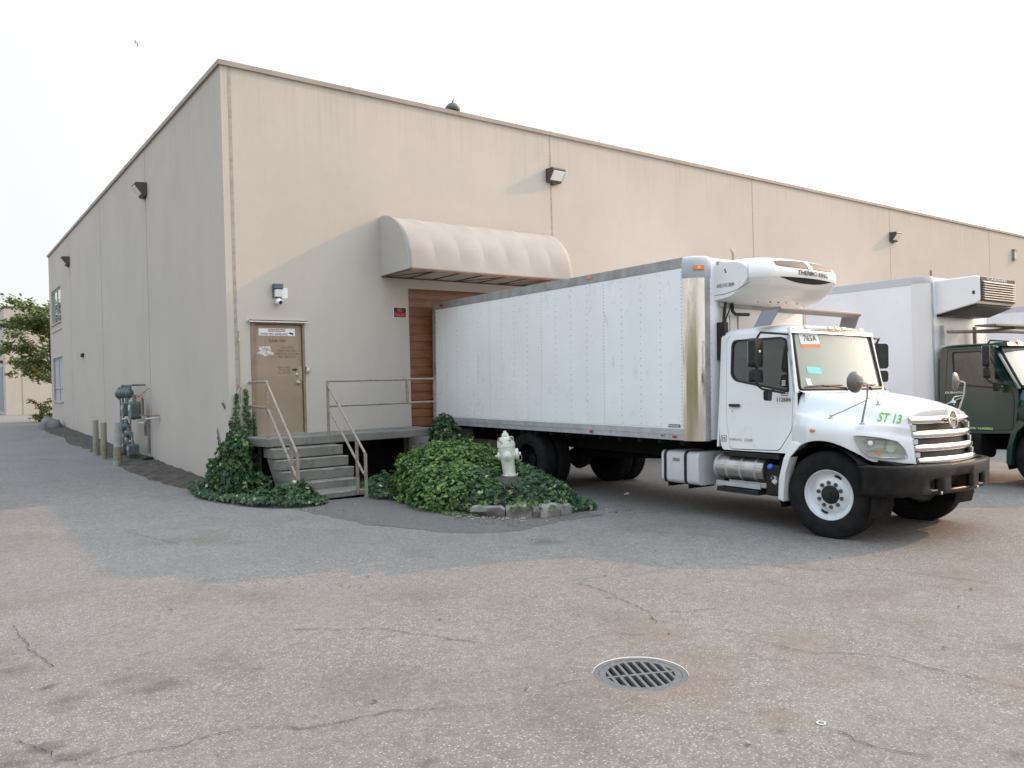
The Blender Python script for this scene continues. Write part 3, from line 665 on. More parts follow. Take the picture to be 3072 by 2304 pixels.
_tyre = [(.285, -.12), (.30, -.135), (.36, -.148), (.43, -.146), (.475, -.135), (.503, -.118), (.515, -.105), (.517, -.075), (.506, -.070), (.506, -.062), (.518, -.057), (.518, -.012), (.507, -.008), (.507, .008), (.518, .012), (.518, .057), (.506, .062), (.506, .070), (.517, .075), (.515, .105), (.503, .118), (.475, .135), (.43, .146), (.36, .148), (.30, .135), (.285, .12), (.285, -.12)]
def wheel(parent, x, y, z, sgn, front=True, steel=None):
    """axis along x; sgn=-1 outer face towards -x"""
    steel = steel or m_rimw
    w_ = empty("wheel", (x, y, z)); w_.parent = parent; A = (sgn, 0, 0); k = 1
    MB().lathe(_tyre, (0, 0, 0), A, 72, cap=False).build("tyre", m_rubber, w_, smooth=True, angle=40)
    if front: prof = [(.285, -.12), (.29, .118), (.298, .132), (.292, .138), (.283, .128), (.276, .10), (.262, .088), (.245, .060), (.225, .055), (.19, .082), (.172, .092), (.115, .092), (.108, .086), (.105, .05)]
    else: prof = [(.285, -.12), (.29, .118), (.298, .132), (.292, .138), (.283, .128), (.27, .09), (.262, .02), (.245, -.05), (.19, -.09), (.115, -.09), (.105, -.08)]
    MB().lathe(prof, (0, 0, 0), A, 64, cap=False).build("rim", steel, w_, smooth=True, angle=30)
    if front:
        MB().lathe([(.104, .04), (.104, .098), (.095, .104), (.075, .105), (.07, .112), (.04, .118), (.038, .13), (.001, .132)], (0, 0, 0), A, 40).build("hub", m_blk, w_, smooth=True)
        for i in range(10):
            a = 2 * math.pi * (i + .35) / 10; c = V((0, math.cos(a) * .142, math.sin(a) * .142))
            MB().lathe([(.023, .09), (.023, .108), (.017, .12), (.001, .121)], c, A, 10).build("wheel_nut", m_alum2 if steel is not m_rimw else m_txt, w_)
        for a in (rad(112), rad(112 + 180)):
            c = V((0, math.cos(a) * .222 * 1, math.sin(a) * .222)); M_ = Matrix.Translation(c) @ Matrix.Rotation(a, 4, 'X')
            P = [[M_ @ V((sgn * (.0615 + (.004 if q else 0)), r * .022, s * .046)) for r, s in ell(0, 0, 1, 1, 20)] for q in (0, 1)]
            MB().rings(P).build("hand_hole", m_blk, w_)
    else:
        MB().lathe([(.105, -.12), (.105, .02), (.09, .03), (.001, .03)], (0, 0, 0), A, 24).build("hub", m_under, w_, smooth=True)
    return w_

def cargo_box(root, L1=8.87, top=3.56, white=m_boxw, chrome_corner=True, detail=True, brand=True):
    b = empty("cargo_box", (0, 0, 0)); b.parent = root; r = .25; Y0 = 1.78; W_ = 2.59
    def plan(off, a0=0, a1=90, n=8, side=1):
        P = [(r - (r + off) * math.cos(rad(a0 + (a1 - a0) * i / n)), Y0 + r - (r + off) * math.sin(rad(a0 + (a1 - a0) * i / n))) for i in range(n + 1)]
        return P if side == 1 else [(W_ - x, y) for x, y in P]
    out = [(0, L1)] + plan(0) + plan(0, side=-1)[::-1] + [(W_, L1)]
    MB().plate(out, [], lambda u, v, w_: V((u, v, 1.06 + w_ * (top - 1.075)))).build("box_shell", white, b, smooth=True, angle=30)
    for s in (0, 1):
        X = (lambda v: v) if s == 0 else (lambda v: W_ - v)
        def strip(x0, x1, y0, y1, z0, z1): return (min(X(x0), X(x1)), max(X(x0), X(x1)), y0, y1, z0, z1)
        MB().box(*strip(-.005, .01, 2.035, L1, top - .145, top)).build("top_rail", m_alum2 if brand else m_alp, b, bevel=.004, seg=1)
        mb = MB().box(*strip(-.006, .01, 2.035, L1, 1.05, 1.205)); mb.box(*strip(-.012, -.006, 2.035, L1, 1.128, 1.14)); mb.box(*strip(-.009, -.006, 2.035, L1, 1.05, 1.058)); mb.build("bottom_rail", m_alum, b)
        MB().box(*strip(-.008, .03, L1 - .002, L1 + .13, 1.0, top + .005)).build("rear_post", m_alum2, b, bevel=.006)
        if chrome_corner:
            def sheet_(a0, a1, z0, z1, off): return [[V((x, y, z)) for x, y in plan(off, a0, a1, 10, 1 if s == 0 else -1)] for z in (z0, z1)]
            MB().grid(sheet_(-2, 70, 1.045, top - .29, .004)).build("corner_trim", m_corner, b, smooth=True)
            MB().grid(sheet_(70, 90, 1.045, top - .29, .005)).build("corner_trim", m_alum2, b, smooth=True)
            MB().grid([[V((x, y, z)) for x, y in plan(o_, -3, 94, 14, 1 if s == 0 else -1)] for o_, z in ((.003, top - .295), (.008, top - .29), (.008, top - .07), (.003, top - .035), (-.012, top - .01), (-.05, top + .008), (-.12, top + .018), (-.2, top + .02))]).build("corner_cap", m_alp, b, smooth=True, angle=60)
        else:
            MB().grid([[V((x, y, z)) for x, y in plan(.003, -2, 92, 14, 1 if s == 0 else -1)] for z in (1.05, top - .12)]).build("corner_trim", M("corner_panel_white", (.72, .70, .68), .45), b, smooth=True)
            MB().grid([[V((x, y, z)) for x, y in plan(o_, -3, 94, 14, 1 if s == 0 else -1)] for o_, z in ((.006, top - .12), (.008, top - .03), (0, top), (-.08, top + .01))]).build("corner_cap", m_alum, b, smooth=True)
        a = rad(52); ax = V((-math.cos(a), -math.sin(a), 0)); c = V((r, Y0 + r, top - .16)) + ax * (r + .01); tn = V((-ax.y, ax.x, 0))
        if s == 1: ax.x *= -1; c.x = W_ - c.x; tn = V((-ax.y, ax.x, 0))
        if chrome_corner:
            T = Matrix((( tn.x, ax.x, 0, c.x), (tn.y, ax.y, 0, c.y), (0, 0, 1, c.z), (0, 0, 0, 1)))
            MB().box(-.075, .075, -.01, .02, -.032, .032, T).build("marker_light", m_amber, b, bevel=.006); MB().box(-.02, .02, .02, .024, -.018, .018, T).build("bulb", m_amberw, b)
        if detail:
            MB().box(*strip(-.018, 0, 3.93, 4.03, top - .075, top - .035)).build("marker_light", m_amber, b, bevel=.004)
            MB().box(*strip(-.018, 0, 8.55, 8.68, top - .10, top - .05)).build("marker_light", m_redl, b, bevel=.004)
            for yy in (2.20, 3.96): MB().box(*strip(-.012, 0, yy - .04, yy + .04, 1.075, 1.11)).build("reflector", m_redl, b)
    mb = MB(); mb.box(.05, W_ - .05, L1 - .03, L1 + .0, 1.1, top - .05); mb.build("rear_door", white, b)
    MB().box(-.004, W_ + .004, L1, L1 + .10, .98, 1.09).build("rear_sill", m_alum2, b)
    if detail:
        mb = MB(); cols = [2.061 + .3985 * i for i in range(18)]
        for i, y in enumerate(cols):
            y = min(y, L1 - .03); z = 1.26; st = .105 if i % 4 else .0525
            if i == 0: st = .0525
            while z < top - .16: mb.box(-.004, .0, y - .0055, y + .0055, z - .006, z + .006); z += st
        y = 2.08
        while y < L1 - .03:
            for z in (top - .128, 1.222): mb.box(-.008 if z > 3 else -.003, 0, y - .005, y + .005, z - .005, z + .005)
            y += .052
        y = 2.3
        while y < L1: mb.box(-.012, -.005, y - .006, y + .006, 1.070, 1.082); mb.box(-.012, -.005, y - .006, y + .006, 1.108, 1.12); y += .405
        z = 1.1
        while z < top - .3: mb.box(.25 + .012, .25 + .019, Y0 - .004, Y0, z - .0035, z + .0035); z += .075
        mb.build("rivets", M("rivet_heads", (.27, .28, .29), .5, .2), b)
    if brand:
        MB().box(-.004, 0, 2.10, 2.32, 1.225, 1.265).build("maker_plate", m_blk, b)
        text("lettering", "*MORGAN", b, (-.004, 2.315, 1.232), (0, -1, 0), (0, 0, 1), .20, .026, m_white, bold=.02)
        text("lettering", "M2.9", b, (-.0065, 2.46, 1.085), (0, -1, 0), (0, 0, 1), .07, .03, m_txt)
    return b

def cab(root, P, sp, kind):
    """P: paint, sp: spec dict"""
    cb = empty("cab", (0, 0, 0)); cb.parent = root
    sx0, sk = sp['side']
    def S(sgn, off):
        def f(u, v, w_):
            x = sx0 + sk * (v - 1.) + off + w_ * .045
            return V((x if sgn > 0 else 2 * CXT - x, u, v))
        return f
    for sgn in (1, -1):
        MB().plate(sp['out'], [sp['doorhole']], S(sgn, 0)).build("cab_side", P, cb, bevel=.012, seg=3)
        d = empty("door", (0, 0, 0)); d.parent = cb
        MB().plate(sp['door'], [sp['win']], S(sgn, -.004)).build("door_skin", P, d, bevel=.005)
        wc = [(sum(p[0] for p in sp['win']) / len(sp['win'])), (sum(p[1] for p in sp['win']) / len(sp['win']))]
        gro = lambda k: [(wc[0] + (y - wc[0]) * (1 + k), wc[1] + (z - wc[1]) * (1 + k * 1.25)) for y, z in sp['win']]
        def T(off, th):
            g = S(sgn, off); return lambda u, v, w_: g(u, v, w_ * th / .045)
        MB().plate(gro(.045), [gro(-.02)], T(-.009, .02)).build("window_seal", m_blk, d, bevel=.003)
        MB().plate(gro(.0), [], T(.006, .005)).build("window_glass", m_sg, d)
        hy, hz = sp['handle']; g = T(-.035, .022); MB().plate(rrect(hy - .085, hy + .085, hz - .018, hz + .018, .015), [], g).build("handle", m_blk, d, bevel=.004)
        g = T(-.006, .004); MB().plate(rrect(hy - .06, hy + .07, hz - .03, hz + .055, .03), [], g).build("handle_recess", P, d)
        MB().plate(ell(hy + .045, hz - .075, .012, .012, 12), [], T(-.012, .01)).build("lock", m_steel, d)
    yt, yb_, zt, zb, ht, hb, cv = sp['ws']
    def ws(t, s, off=0.):
        z = zb + (zt - zb) * s; y = yb_ + (yt - yb_) * s - cv * (1 - t * t) * (1 - .25 * s); h = hb + (ht - hb) * s
        return V((CXT + t * h, y - off, z + .012 * (1 - t * t) * s))
    # rounded-corner windscreen outline via border tube
    bord = []
    for u, v in rrect(-1, 1, 0, 1, (.09, .09, .05, .05), 5):
        bord.append(ws(u, v, .006))
    bd2 = []
    for a, b_ in zip(bord, bord[1:] + bord[:1]):
        n = max(1, int((a - b_).length / .12)); bd2 += [a.lerp(b_, i / n) for i in range(n)]
    # re-project onto the curved surface
    fix = []
    for p in bd2:
        s = (p.z - zb) / (zt - zb); h = hb + (ht - hb) * s; fix.append(ws(max(-1, min(1, (p.x - CXT) / h)), max(0, min(1, s)), .004))
    MB().tube(fix + [fix[0], fix[1]], .024, 8).build("windscreen_seal", m_blk, cb, smooth=True)
    MB().grid([[ws(-1 + 2 * i / 24, j / 10, .0) for i in range(25)] for j in range(11)]).build("windscreen", m_ws, cb, smooth=True)
    # pillars, header and cowl
    for sgn in (-1, 1):
        mb = MB(); rows = []
        for j in range(11):
            s = -.06 + 1.12 * j / 10; a = ws(sgn, s); z = a.z; xs = sx0 + sk * (z - 1.); ysd = lerp_tab(sorted((zz, yy) for yy, zz in sp['front']), z); e_ = V((xs if sgn < 0 else 2 * CXT - xs, ysd, z))
            rows.append([a + V((-sgn * .03, .02, 0)), a, a.lerp(e_, .6) + V((sgn * .012, -.012, 0)), e_, e_ + V((0, .05, 0))])
        mb.grid(rows).build("pillar", P, cb, smooth=True, angle=60)
    zr0, zr1, yr0, yr1 = sp['roof']; hr = CXT - (sx0 + sk * (zr0 - 1.))
    rows = []
    NN = 26
    for j in range(NN + 1):
        s = -1 + 2 * j / NN; s_ = math.copysign(abs(s) ** .62, s); row = []
        for i in range(NN + 1):
            t_ = -1 + 2 * i / NN; u = math.copysign(abs(t_) ** .62, t_)
            hh = (max(0, 1 - abs(u) ** 7) ** .42) * (max(0, 1 - abs(s_) ** (5 if s_ < 0 else 9)) ** .45)
            yy = (yr0 + yr1) / 2 + s_ * (yr1 - yr0) / 2 - cv * .75 * (1 - u * u) * (max(0, -s_) ** 3)
            row.append(V((CXT + u * hr, yy, zr0 + (zr1 - zr0) * hh * (1 + .12 * (1 - u * u)))))
        rows.append(row)
    MB().grid(rows).build("roof", P, cb, smooth=True, angle=70)
    MB().grid([[ws(-1 + 2 * i / 16, q) + V((0, dy_, dz_)) for i in range(17)] for q, dy_, dz_ in ((1, -.012, .018), (1, -.02, .04), (1, 0.01, zr0 - zt + .045), (1, .14, zr0 - zt + .05))]).build("header", P, cb, smooth=True)
    MB().grid([[ws(-1.03 + 2.06 * i / 16, 0) + V((0, dy_, dz_)) for i in range(17)] for dy_, dz_ in ((.03, .0), (-.02, -.02), (-.10, -.045), (-.10, -.3))]).build("cowl", P, cb, smooth=True)
    # rear wall with window, floor and interior
    yk = yr1 - .03; hw = hr
    MB().plate([(CXT - 1.06, .98), (CXT + 1.06, .98), (CXT + hw, zr0 + .02), (CXT - hw, zr0 + .02)], [rrect(CXT - .62, CXT + .62, 1.86, 2.32, .06)], lambda u, v, w_: V((u, yk - w_ * .03, v))).build("rear_wall", P, cb)
    MB().box(.27, 2.32, .5, yk - .05, .99, 1.03).box(.38, 2.21, .53, .56, 1.0, zb - .05).build("floor", m_dash, cb)
    MB().plate([(yb_ + .03, zb - .06), (yb_ + .04, zb + .02), (yb_ + .28, zb - .02), (yb_ + .34, zb - .16), (yb_ + .2, zb - .5), (yb_ + .05, zb - .5)], [], lambda u, v, w_: V((.34 + w_ * 1.91, u, v))).build("dashboard", m_dash, cb, bevel=.03, seg=3)
    for xs in (.62, 1.86):
        s_ = empty("seat", (xs, 1.35, 1.05)); s_.parent = cb
        MB().box(-.24, .24, -.30, .18, .12, .38).build("cushion", m_seat, s_, bevel=.05, seg=3)
        MB().box(-.23, .23, .10, .22, .34, .95).box(-.13, .13, .12, .2, .95, 1.12).build("seatback", m_seat, s_, bevel=.045, seg=3)
    R_ = [V((1.90 + .21 * math.cos(a), yb_ + .42 - .10 * math.sin(a), zb + .03 + .17 * math.sin(a))) for a in [2 * math.pi * i / 28 for i in range(30)]]
    MB().tube(R_, .014, 8).build("steering_wheel", m_blk, cb, smooth=True)
    MB().cyl((1.90, yb_ + .40, zb + .02), (1.90, yb_ + .12, zb - .18), .03, n=10).build("steering_column", m_blk, cb)
    # wipers
    for x0, x1 in ((CXT + hb * -.92, CXT - hb * .18), (CXT + hb * .06, CXT + hb * .78)):
        a = ws((x0 - CXT) / hb, .035, .02); b_ = ws((x1 - CXT) / hb, .06, .02); m_ = ws((x1 - CXT) / hb * .7, .02, .03)
        MB().tube([a, a.lerp(b_, .5) + V((0, -.006, .012)), b_], .008, 6).build("wiper", m_blk, cb); MB().tube([m_ + V((0, -.02, -.05)), m_, a.lerp(b_, .45) + V((0, -.01, .01))], .009, 6).build("wiper", m_blk, cb)
    return cb, ws, S

def hood(root, P, letter=True, dz=0.):
    hd = empty("hood", (0, 0, 0)); hd.parent = root
    ho = [(-.86, .60), (-.80, .655), (-.756, .70), (-.66, .80), (-.56, .917), (-.45, 1.04), (-.36, 1.13), (-.30, 1.17), (-.2, 1.2), (0., 1.212), (.2, 1.20), (.33, 1.15), (.44, 1.075)]
    def zbot(y):
        arc = .505 + math.sqrt(max(0, .64 ** 2 - y * y)) if abs(y) < .62 else .9
        lo = lerp_tab([(-.86, .895), (-.5, .925), (-.44, .96), (-.3, .5)], y)
        return max(arc if y < .30 else max(arc, 1.08), lo) if y > -.62 else lo
    zc = [(-.86, 1.46), (-.80, 1.50), (-.70, 1.545), (-.5, 1.60), (-.2, 1.655), (.1, 1.69), (.44, 1.722)]
    hs = [(-.86, .56), (-.80, .60), (-.70, .66), (-.5, .74), (-.1, .81), (.2, .845), (.44, .875)]
    zs = [(-.86, 1.40), (-.80, 1.44), (-.70, 1.475), (-.5, 1.53), (-.1, 1.605), (.2, 1.655), (.44, 1.69)]
    sl = lambda y, z: (z - 1.02) * .15 * lerp_tab([(-.80, 1.), (-.35, 0.)], y)
    rows = []
    ys = [.475 - 1.27 * i / 60 for i in range(61)]
    for y in ys:
        o = lerp_tab(ho, y); c, h1, z1 = lerp_tab(zc, y), lerp_tab(hs, y), lerp_tab(zs, y); h1 = min(h1, o - .04)
        k = lerp_tab([(-.86, .0), (-.5, .55), (-.1, 1.), (.15, .9), (.30, .45), (.44, .0)], y)     # how far the wing stands out
        hv = min(lerp_tab([(-.86, .61), (-.7, .73), (-.5, .87), (-.1, .955), (.44, 1.0)], y), o - .02); zv = lerp_tab([(-.86, 1.30), (-.6, 1.36), (-.2, 1.41), (.2, 1.44), (.44, 1.47)], y)
        hc = hv + (o - hv) * (.35 + .3 * k); zk = zv - .035 + .012 * k
        ctrl = [(0, c), (h1 * .5, c - .008), (h1 * .88, z1 + .022), (h1 + .02, z1 - .02), (hv, zv), (hc, zk), (o - .025, zk - .075), (o, zk - .15), (o, zbot(y) + .03), (o - .004, zbot(y))]
        sec = cat(ctrl, 4)
        fw = lerp_tab([(-.80, .065), (-.7, .05), (-.5, .02), (-.2, 0)], y)
        half = [(h, z, y - fw * max(0, 1 - (h / .78) ** 2)) for h, z in sec]
        rows.append([V((CXT - h, yy + sl(y, z), z + dz)) for h, z, yy in half][::-1] + [V((CXT + h, yy + sl(y, z), z + dz)) for h, z, yy in half[1:]])
    MB().grid(rows).build("hood_shell", P, hd, smooth=True, angle=50, solid=.02)
    # nose closing panel
    last = rows[-1]; m_ = len(last) // 2
    mb = MB(); up = [p for p in last if p.z - dz > 1.28]; mb.grid([up, [V((p.x, p.y + .03, 1.25 + dz)) for p in up]]); mb.build("nose", P, hd, smooth=True)
    for sgn in (1, -1):
        X = lambda h: CXT - sgn * h
        fl = rpoly([(.419, 1.118), (.52, .905), (.585, .645), (.597, .404), (.527, .375), (.515, .51), (.49, .73), (.425, .93), (.29, 1.085)], 0)
        MB().plate(fl, [], lambda u, v, w_: V((X(1.205 - w_ * .16 - .12 * max(0, (v - .85)) * 1.0), u, v))).build("wing_flare", P, hd, bevel=.008)
        # liner
        arc = [(.505 * 0 + .60 * math.cos(a), .505 + .60 * math.sin(a)) for a in [rad(200 - 220 * i / 20) for i in range(21)]]
        MB().grid([[V((X(1.18), y, z)), V((X(.72), y, z))] for y, z in arc]).build("wheel_liner", m_under, hd, smooth=True)
        MB().plate(rrect(-.60, .62, .62, 1.25, .1), [], lambda u, v, w_: V((X(.70 - w_ * .03), u, v))).build("inner_guard", m_under, hd)
        c = V((X(1.19), .09, 1.262)); q_ = MB().lathe([(.034, 0), (.03, .010), (.015, .016), (.001, .018)], (0, 0, 0), (-sgn, 0, .12), 20).build("side_marker", m_amber, hd, smooth=True); q_.location = c + V((-sgn * .02, 0.02, 0)); q_.scale = (1, 1.1, .62)
        # panel line
        P_ = [V((X(lerp_tab([(-.86, .63), (-.7, .76), (-.5, .895), (-.1, .985), (.44, 1.015)], y)), y, 0)) for y in ys]
    return hd, rows

def truck(name, O, rx, label, group, paint_, sp, kind, L1=8.87, top=3.56, box_white=None, detail=True, steer=0.):
    root = empty(name, O)
    ex, ey, ez = rx
    root.matrix_world = Matrix(((ex.x, ey.x, ez.x, O[0]), (ex.y, ey.y, ez.y, O[1]), (ex.z, ey.z, ez.z, O[2]), (0, 0, 0, 1)))
    tag(root, label, "truck", group)
    cargo_box(root, L1, top, box_white or m_boxw, kind == 'white', detail, kind == 'white')
    cb, ws, S = cab(root, paint_, sp, kind)
    hd, rows = hood(root, paint_)
    # chassis
    ch = empty("chassis", (0, 0, 0)); ch.parent = root
    for s in (-1, 1): MB().box(CXT + s * .43 - .04, CXT + s * .43 + .04, -.75, L1 - .1, .72, .98).build("frame_rail", m_under, ch)
    for y in (-.5, 1.2, 2.6, 4.0, 6.8, 8.2): MB().box(CXT - .4, CXT + .4, y - .05, y + .05, .74, .9).build("cross_member", m_under, ch)
    for y in [2.1 + .42 * i for i in range(16)]: MB().box(.02, 2.57, y - .03, y + .03, .985, 1.055).build("floor_bearer", m_under, ch)
    MB().cyl((.35, 0, .47), (2.24, 0, .47), .06, n=12).build("front_axle", m_under, ch)
    MB().cyl((.3, 5.8, .5), (2.29, 5.8, .5), .085, n=12).build("rear_axle", m_under, ch)
    MB().lathe([(.02, -.26), (.14, -.2), (.22, 0), (.14, .2), (.02, .26)], (CXT, 5.8, .5), (0, 1, 0), 16).build("differential", m_under, ch, smooth=True)
    MB().cyl((CXT, 5.6, .55), (CXT, 1.6, .78), .05, n=12).build("drive_shaft", m_under, ch)
    MB().box(CXT - .35, CXT + .35, -.3, 1.5, .55, 1.25).build("engine", m_under, ch, bevel=.05)
    for s in (-1, 1): MB().box(CXT + s * 1.0 - .3, CXT + s * 1.0 + .3, 6.5, 6.52, .25, .95).build("mud_flap", m_blk, ch)
    for s in (-1, 1):
        q_ = wheel(root, CXT + s * (CXT - .335), 0, .505, s, True); q_.rotation_euler = (0, 0, steer)
    for s in (-1, 1):
        wheel(root, CXT + s * (CXT - .22), 5.8, .505, s, False, m_under); wheel(root, CXT + s * (CXT - .55), 5.8, .505, -s, False, m_under)
    return root, cb, ws, hd, rows, S

E1 = (V((0.99936293, -0.03086179, -0.01792428)), V((0.03099433, 0.99949389, 0.00716378)), V((0.01769412, -0.00771477, 0.99981368)))
door1 = rpoly([(1.585, 2.40), (1.53, 2.475), (.74, 2.472), (.655, 2.40), (.520, 1.70), (.505, 1.25), (.67, .985), (1.43, .965), (1.52, 1.39)], [.03, .06, .06, .06, .05, .05, .06, .06, .1])
win1 = rpoly([(1.485, 2.39), (.735, 2.392), (.655, 2.36), (.585, 1.725), (1.39, 1.865), (1.47, 1.94)], [.09, .05, .06, .03, .08, .06])
out1 = rpoly([(1.685, 2.46), (.66, 2.47), (.60, 2.42), (.482, 1.72), (.450, 1.25), (.50, .955), (1.555, .945), (1.60, 1.05), (1.655, 1.4)], [.03, .02, .02, .03, .05, .03, .04, .06, .1])
def shrink(P, k):
    c = (sum(p[0] for p in P) / len(P), sum(p[1] for p in P) / len(P)); return [(c[0] + (y - c[0]) * (1 + k), c[1] + (z - c[1]) * (1 + k)) for y, z in P]
sp1 = dict(side=(.225, .1), out=out1, door=door1, doorhole=shrink(door1, .012), win=win1, handle=(1.385, 1.535), front=[(.60, 2.47), (.492, 1.72), (.46, 1.4)],
           ws=(.625, .482, 2.475, 1.745, .86, .915, .10), roof=(2.45, 2.575, .585, 1.695))
t1, cb1, ws1, hd1, rows1, S1 = truck("box_truck", (3.894, -9.0005, -1.0872), E1, "white refrigerated box truck with a white cab backed up to the dock door", "box trucks parked at the docks", m_cabw, sp1, 'white', steer=rad(7))

# ---------------- truck 1 front end
def front_end(root, hd, rows):
    g = empty("grille", (0, 0, 0)); g.parent = root
    def bar(z0, z1, ye, dc, hw, name="grille_bar", mat=m_chrome, th=.035):
        R_ = []
        for i in range(25):
            t_ = -1 + 2 * i / 24; y = ye - dc * (1 - t_ * t_); x = CXT + t_ * hw; hh = (z1 - z0) / 2; zc_ = (z0 + z1) / 2; e_ = .75 + .25 * min(1, (1 - abs(t_)) * 6)
            R_.append([V((x, y + (.03 - .0 if c < -.9 else 0) - th * math.cos(a) * 1.0 + th, zc_ + hh * e_ * math.sin(a))) for a, c in [(rad(-90 + 180 * q / 8), 0) for q in range(9)]])
        MB().rings(R_, cap=True).build(name, mat, g, smooth=True, angle=50)
    bar(1.335, 1.43, -.775, .10, .66, "grille_top", th=.04)
    bar(1.175, 1.268, -.80, .095, .652); bar(1.028, 1.118, -.83, .095, .652); bar(.882, .975, -.865, .09, .655)
    MB().grid([[V((CXT + t_ * .64, y - .06 * (1 - t_ * t_), z)) for t_ in [-1 + i / 8 for i in range(17)]] for z, y in ((1.40, -.72), (.90, -.78))]).build("grille_backing", m_blk, g, smooth=True)
    for s in (-1, 1):
        for z0, z1, y in ((1.268, 1.335, -.785), (1.118, 1.175, -.805), (.975, 1.028, -.83)):
            MB().plate([(.60, z0), (.66, z0), (.655, z1), (.60, z1)], [], lambda u, v, w_: V((CXT + s * u, y + w_ * .03 + (.66 - u) * -.2, v))).build("grille_cheek", m_alum, g)
    c = V((CXT, -.895, 1.39)); A = (0, -1, .12)
    MB().lathe([(.098, 0), (.110, .012), (.104, .024), (.090, .026), (.086, .010)], c, A, 40, cap=False).build("emblem_ring", m_chrome, g, smooth=True)
    MB().lathe([(.088, .008), (.001, .010)], c, A, 32, cap=False).build("emblem_back", M("emblem_bronze", (.32, .24, .2), .4, .6), g)
    mb = MB()
    for z in (-.062, -.048, -.034, .034, .048, .062): mb.box(-.06 + abs(z) * .4, .06 - abs(z) * .4, -.018, -.008, z - .003, z + .003, Matrix.Translation(c))
    mb.build("emblem_lines", m_chrome, g)
    P = [(-.092, .02), (-.05, .018), (-.0, .008), (.05, .018), (.092, .02), (.092, -.02), (.05, -.018), (.0, -.008), (-.05, -.018), (-.092, -.02)]
    MB().plate(P, [], lambda u, v, w_: c + V((u, -.028 + w_ * .02, v))).build("emblem_bar", m_chrome, g, bevel=.004)
    # bumper
    half = [(0, -1.0), (.11, -.999), (.225, -.995), (.35, -.985), (.47, -.972), (.61, -.952), (.75, -.93), (.9, -.895), (1.02, -.85), (1.12, -.78), (1.185, -.68), (1.215, -.58), (1.222, -.47)]
    full = [(CXT - h, y) for h, y in half[::-1]] + [(CXT + h, y) for h, y in half[1:]]
    zr = [.555, .60, .612, .735, .755, .855, .885, .90]; yo = [.02, .0, 0, 0, 0, -.006, .004, .05]
    mb = MB(); G = [[mb.vv((x + (CXT - x) * (.0 if o < .03 else .04), y + o, z)) for x, y in full] for z, o in zip(zr, yo)]; nh = len(half) - 1
    for j in range(len(zr) - 1):
        for i in range(len(full) - 1):
            h0 = abs((full[i][0] + full[i + 1][0]) / 2 - CXT)
            if h0 < .225 and 1 <= j <= 3: continue
            if .47 < h0 < .61 and 1 <= j <= 2: continue
            mb.face([G[j][i], G[j][i + 1], G[j + 1][i + 1], G[j + 1][i]])
    bp = empty("bumper", (0, 0, 0)); bp.parent = root
    mb.build("bumper_face", m_bump, bp, smooth=True, angle=50, solid=.045)
    MB().box(CXT - 1.1, CXT + 1.1, -.80, -.60, .60, .86).build("bumper_back", m_under, bp)
    MB().box(CXT - .22, CXT + .22, -.985, -.955, .592, .604).build("tow_bar", m_alum2, bp)
    for s in (-1, 1): MB().box(CXT + s * .53 - .055, CXT + s * .53 + .055, -.97, -.90, .606, .616).build("tow_lip", m_alum2, bp)
    for s in (-1, 1): MB().lathe([(.02, 0), (.02, .01), (.001, .014)], (CXT + s * .42, -.978, .575), (0, -1, 0), 10).build("bolt", m_steel, bp)
    MB().plate([(-.60, .86), (-.60, .96), (-.86, .915), (-.86, .86)], [], lambda u, v, w_: V((.35 + w_ * 1.89, u + .10, v - .01))).build("valance", m_under, bp)
    # headlights
    pl_ = [(.153, -.361, 1.225), (.18, -.385, 1.15), (.221, -.421, 1.045), (.268, -.462, .99), (.378, -.559, .968), (.604, -.756, .96), (.57, -.728, 1.08), (.509, -.673, 1.16), (.38, -.56, 1.198), (.237, -.434, 1.222)]
    def onp(off):
        return lambda u, v, w_: None
    nrm_ = V((-.66, -.75, 0)); tan = V((.75, -.66, 0)); o0 = V((.38, -.56, 0))
    for s in (1, -1):
        def F(u, d, z): 
            p = o0 + tan * u + nrm_ * (d + .035 * max(0, 1 - (u / .33) ** 2)); x = p.x if s > 0 else 2 * CXT - p.x; return V((x, p.y, z))
        uv = [((V(p) - o0).dot(tan), p[2]) for p in pl_]
        oo = rpoly(uv, [.03, .02, .02, .03, .03, .03, .02, .02, .02, .02], 3)
        # densify for curvature
        def dens(Q):
            R_ = []
            for a, b_ in zip(Q, Q[1:] + Q[:1]):
                n = max(1, int(math.dist(a, b_) / .04)); R_ += [(a[0] + (b_[0] - a[0]) * i / n, a[1] + (b_[1] - a[1]) * i / n) for i in range(n)]
            return R_
        oo = dens(oo); h = empty("headlight", (0, 0, 0)); h.parent = root
        sm = shrink(oo, -.05)
        MB().plate(oo, [sm], lambda u, v, w_: F(u, .008 - w_ * .05, v)).build("housing", m_alum, h)
        MB().plate(shrink(oo, -.03), [], lambda u, v, w_: F(u, -.03 - w_ * .02, v)).build("reflector_panel", M("lamp_reflector", (.42, .43, .42), .3, .6), h)
        for u, z, r_ in ((-.12, 1.135, .062), (.10, 1.09, .07)):
            a = F(u, -.028, z); b_ = F(u, 0, z) - F(u, -.03, z); MB().lathe([(r_, 0), (r_ * .9, .01), (r_ * .3, -.0), (.001, .0)], a, b_, 24, cap=False).build("lamp_bowl", m_chrome if u > 0 else m_alum2, h, smooth=True)
        a = F(-.12, -.01, 1.135); MB().lathe([(.03, 0), (.025, .012), (.001, .018)], a, b_, 16).build("bulb", m_white, h, smooth=True)
        MB().plate(rrect(-.16, .0, 1.0, 1.045, .012), [], lambda u, v, w_: F(u, -.012 - w_ * .012, v)).build("indicator", m_amber, h)
        MB().plate(oo, [], lambda u, v, w_: F(u, .004 - w_ * .003, v)).build("lens", m_clear, h)
front_end(t1, hd1, rows1)
SX = lambda z: .225 + .1 * (z - 1)
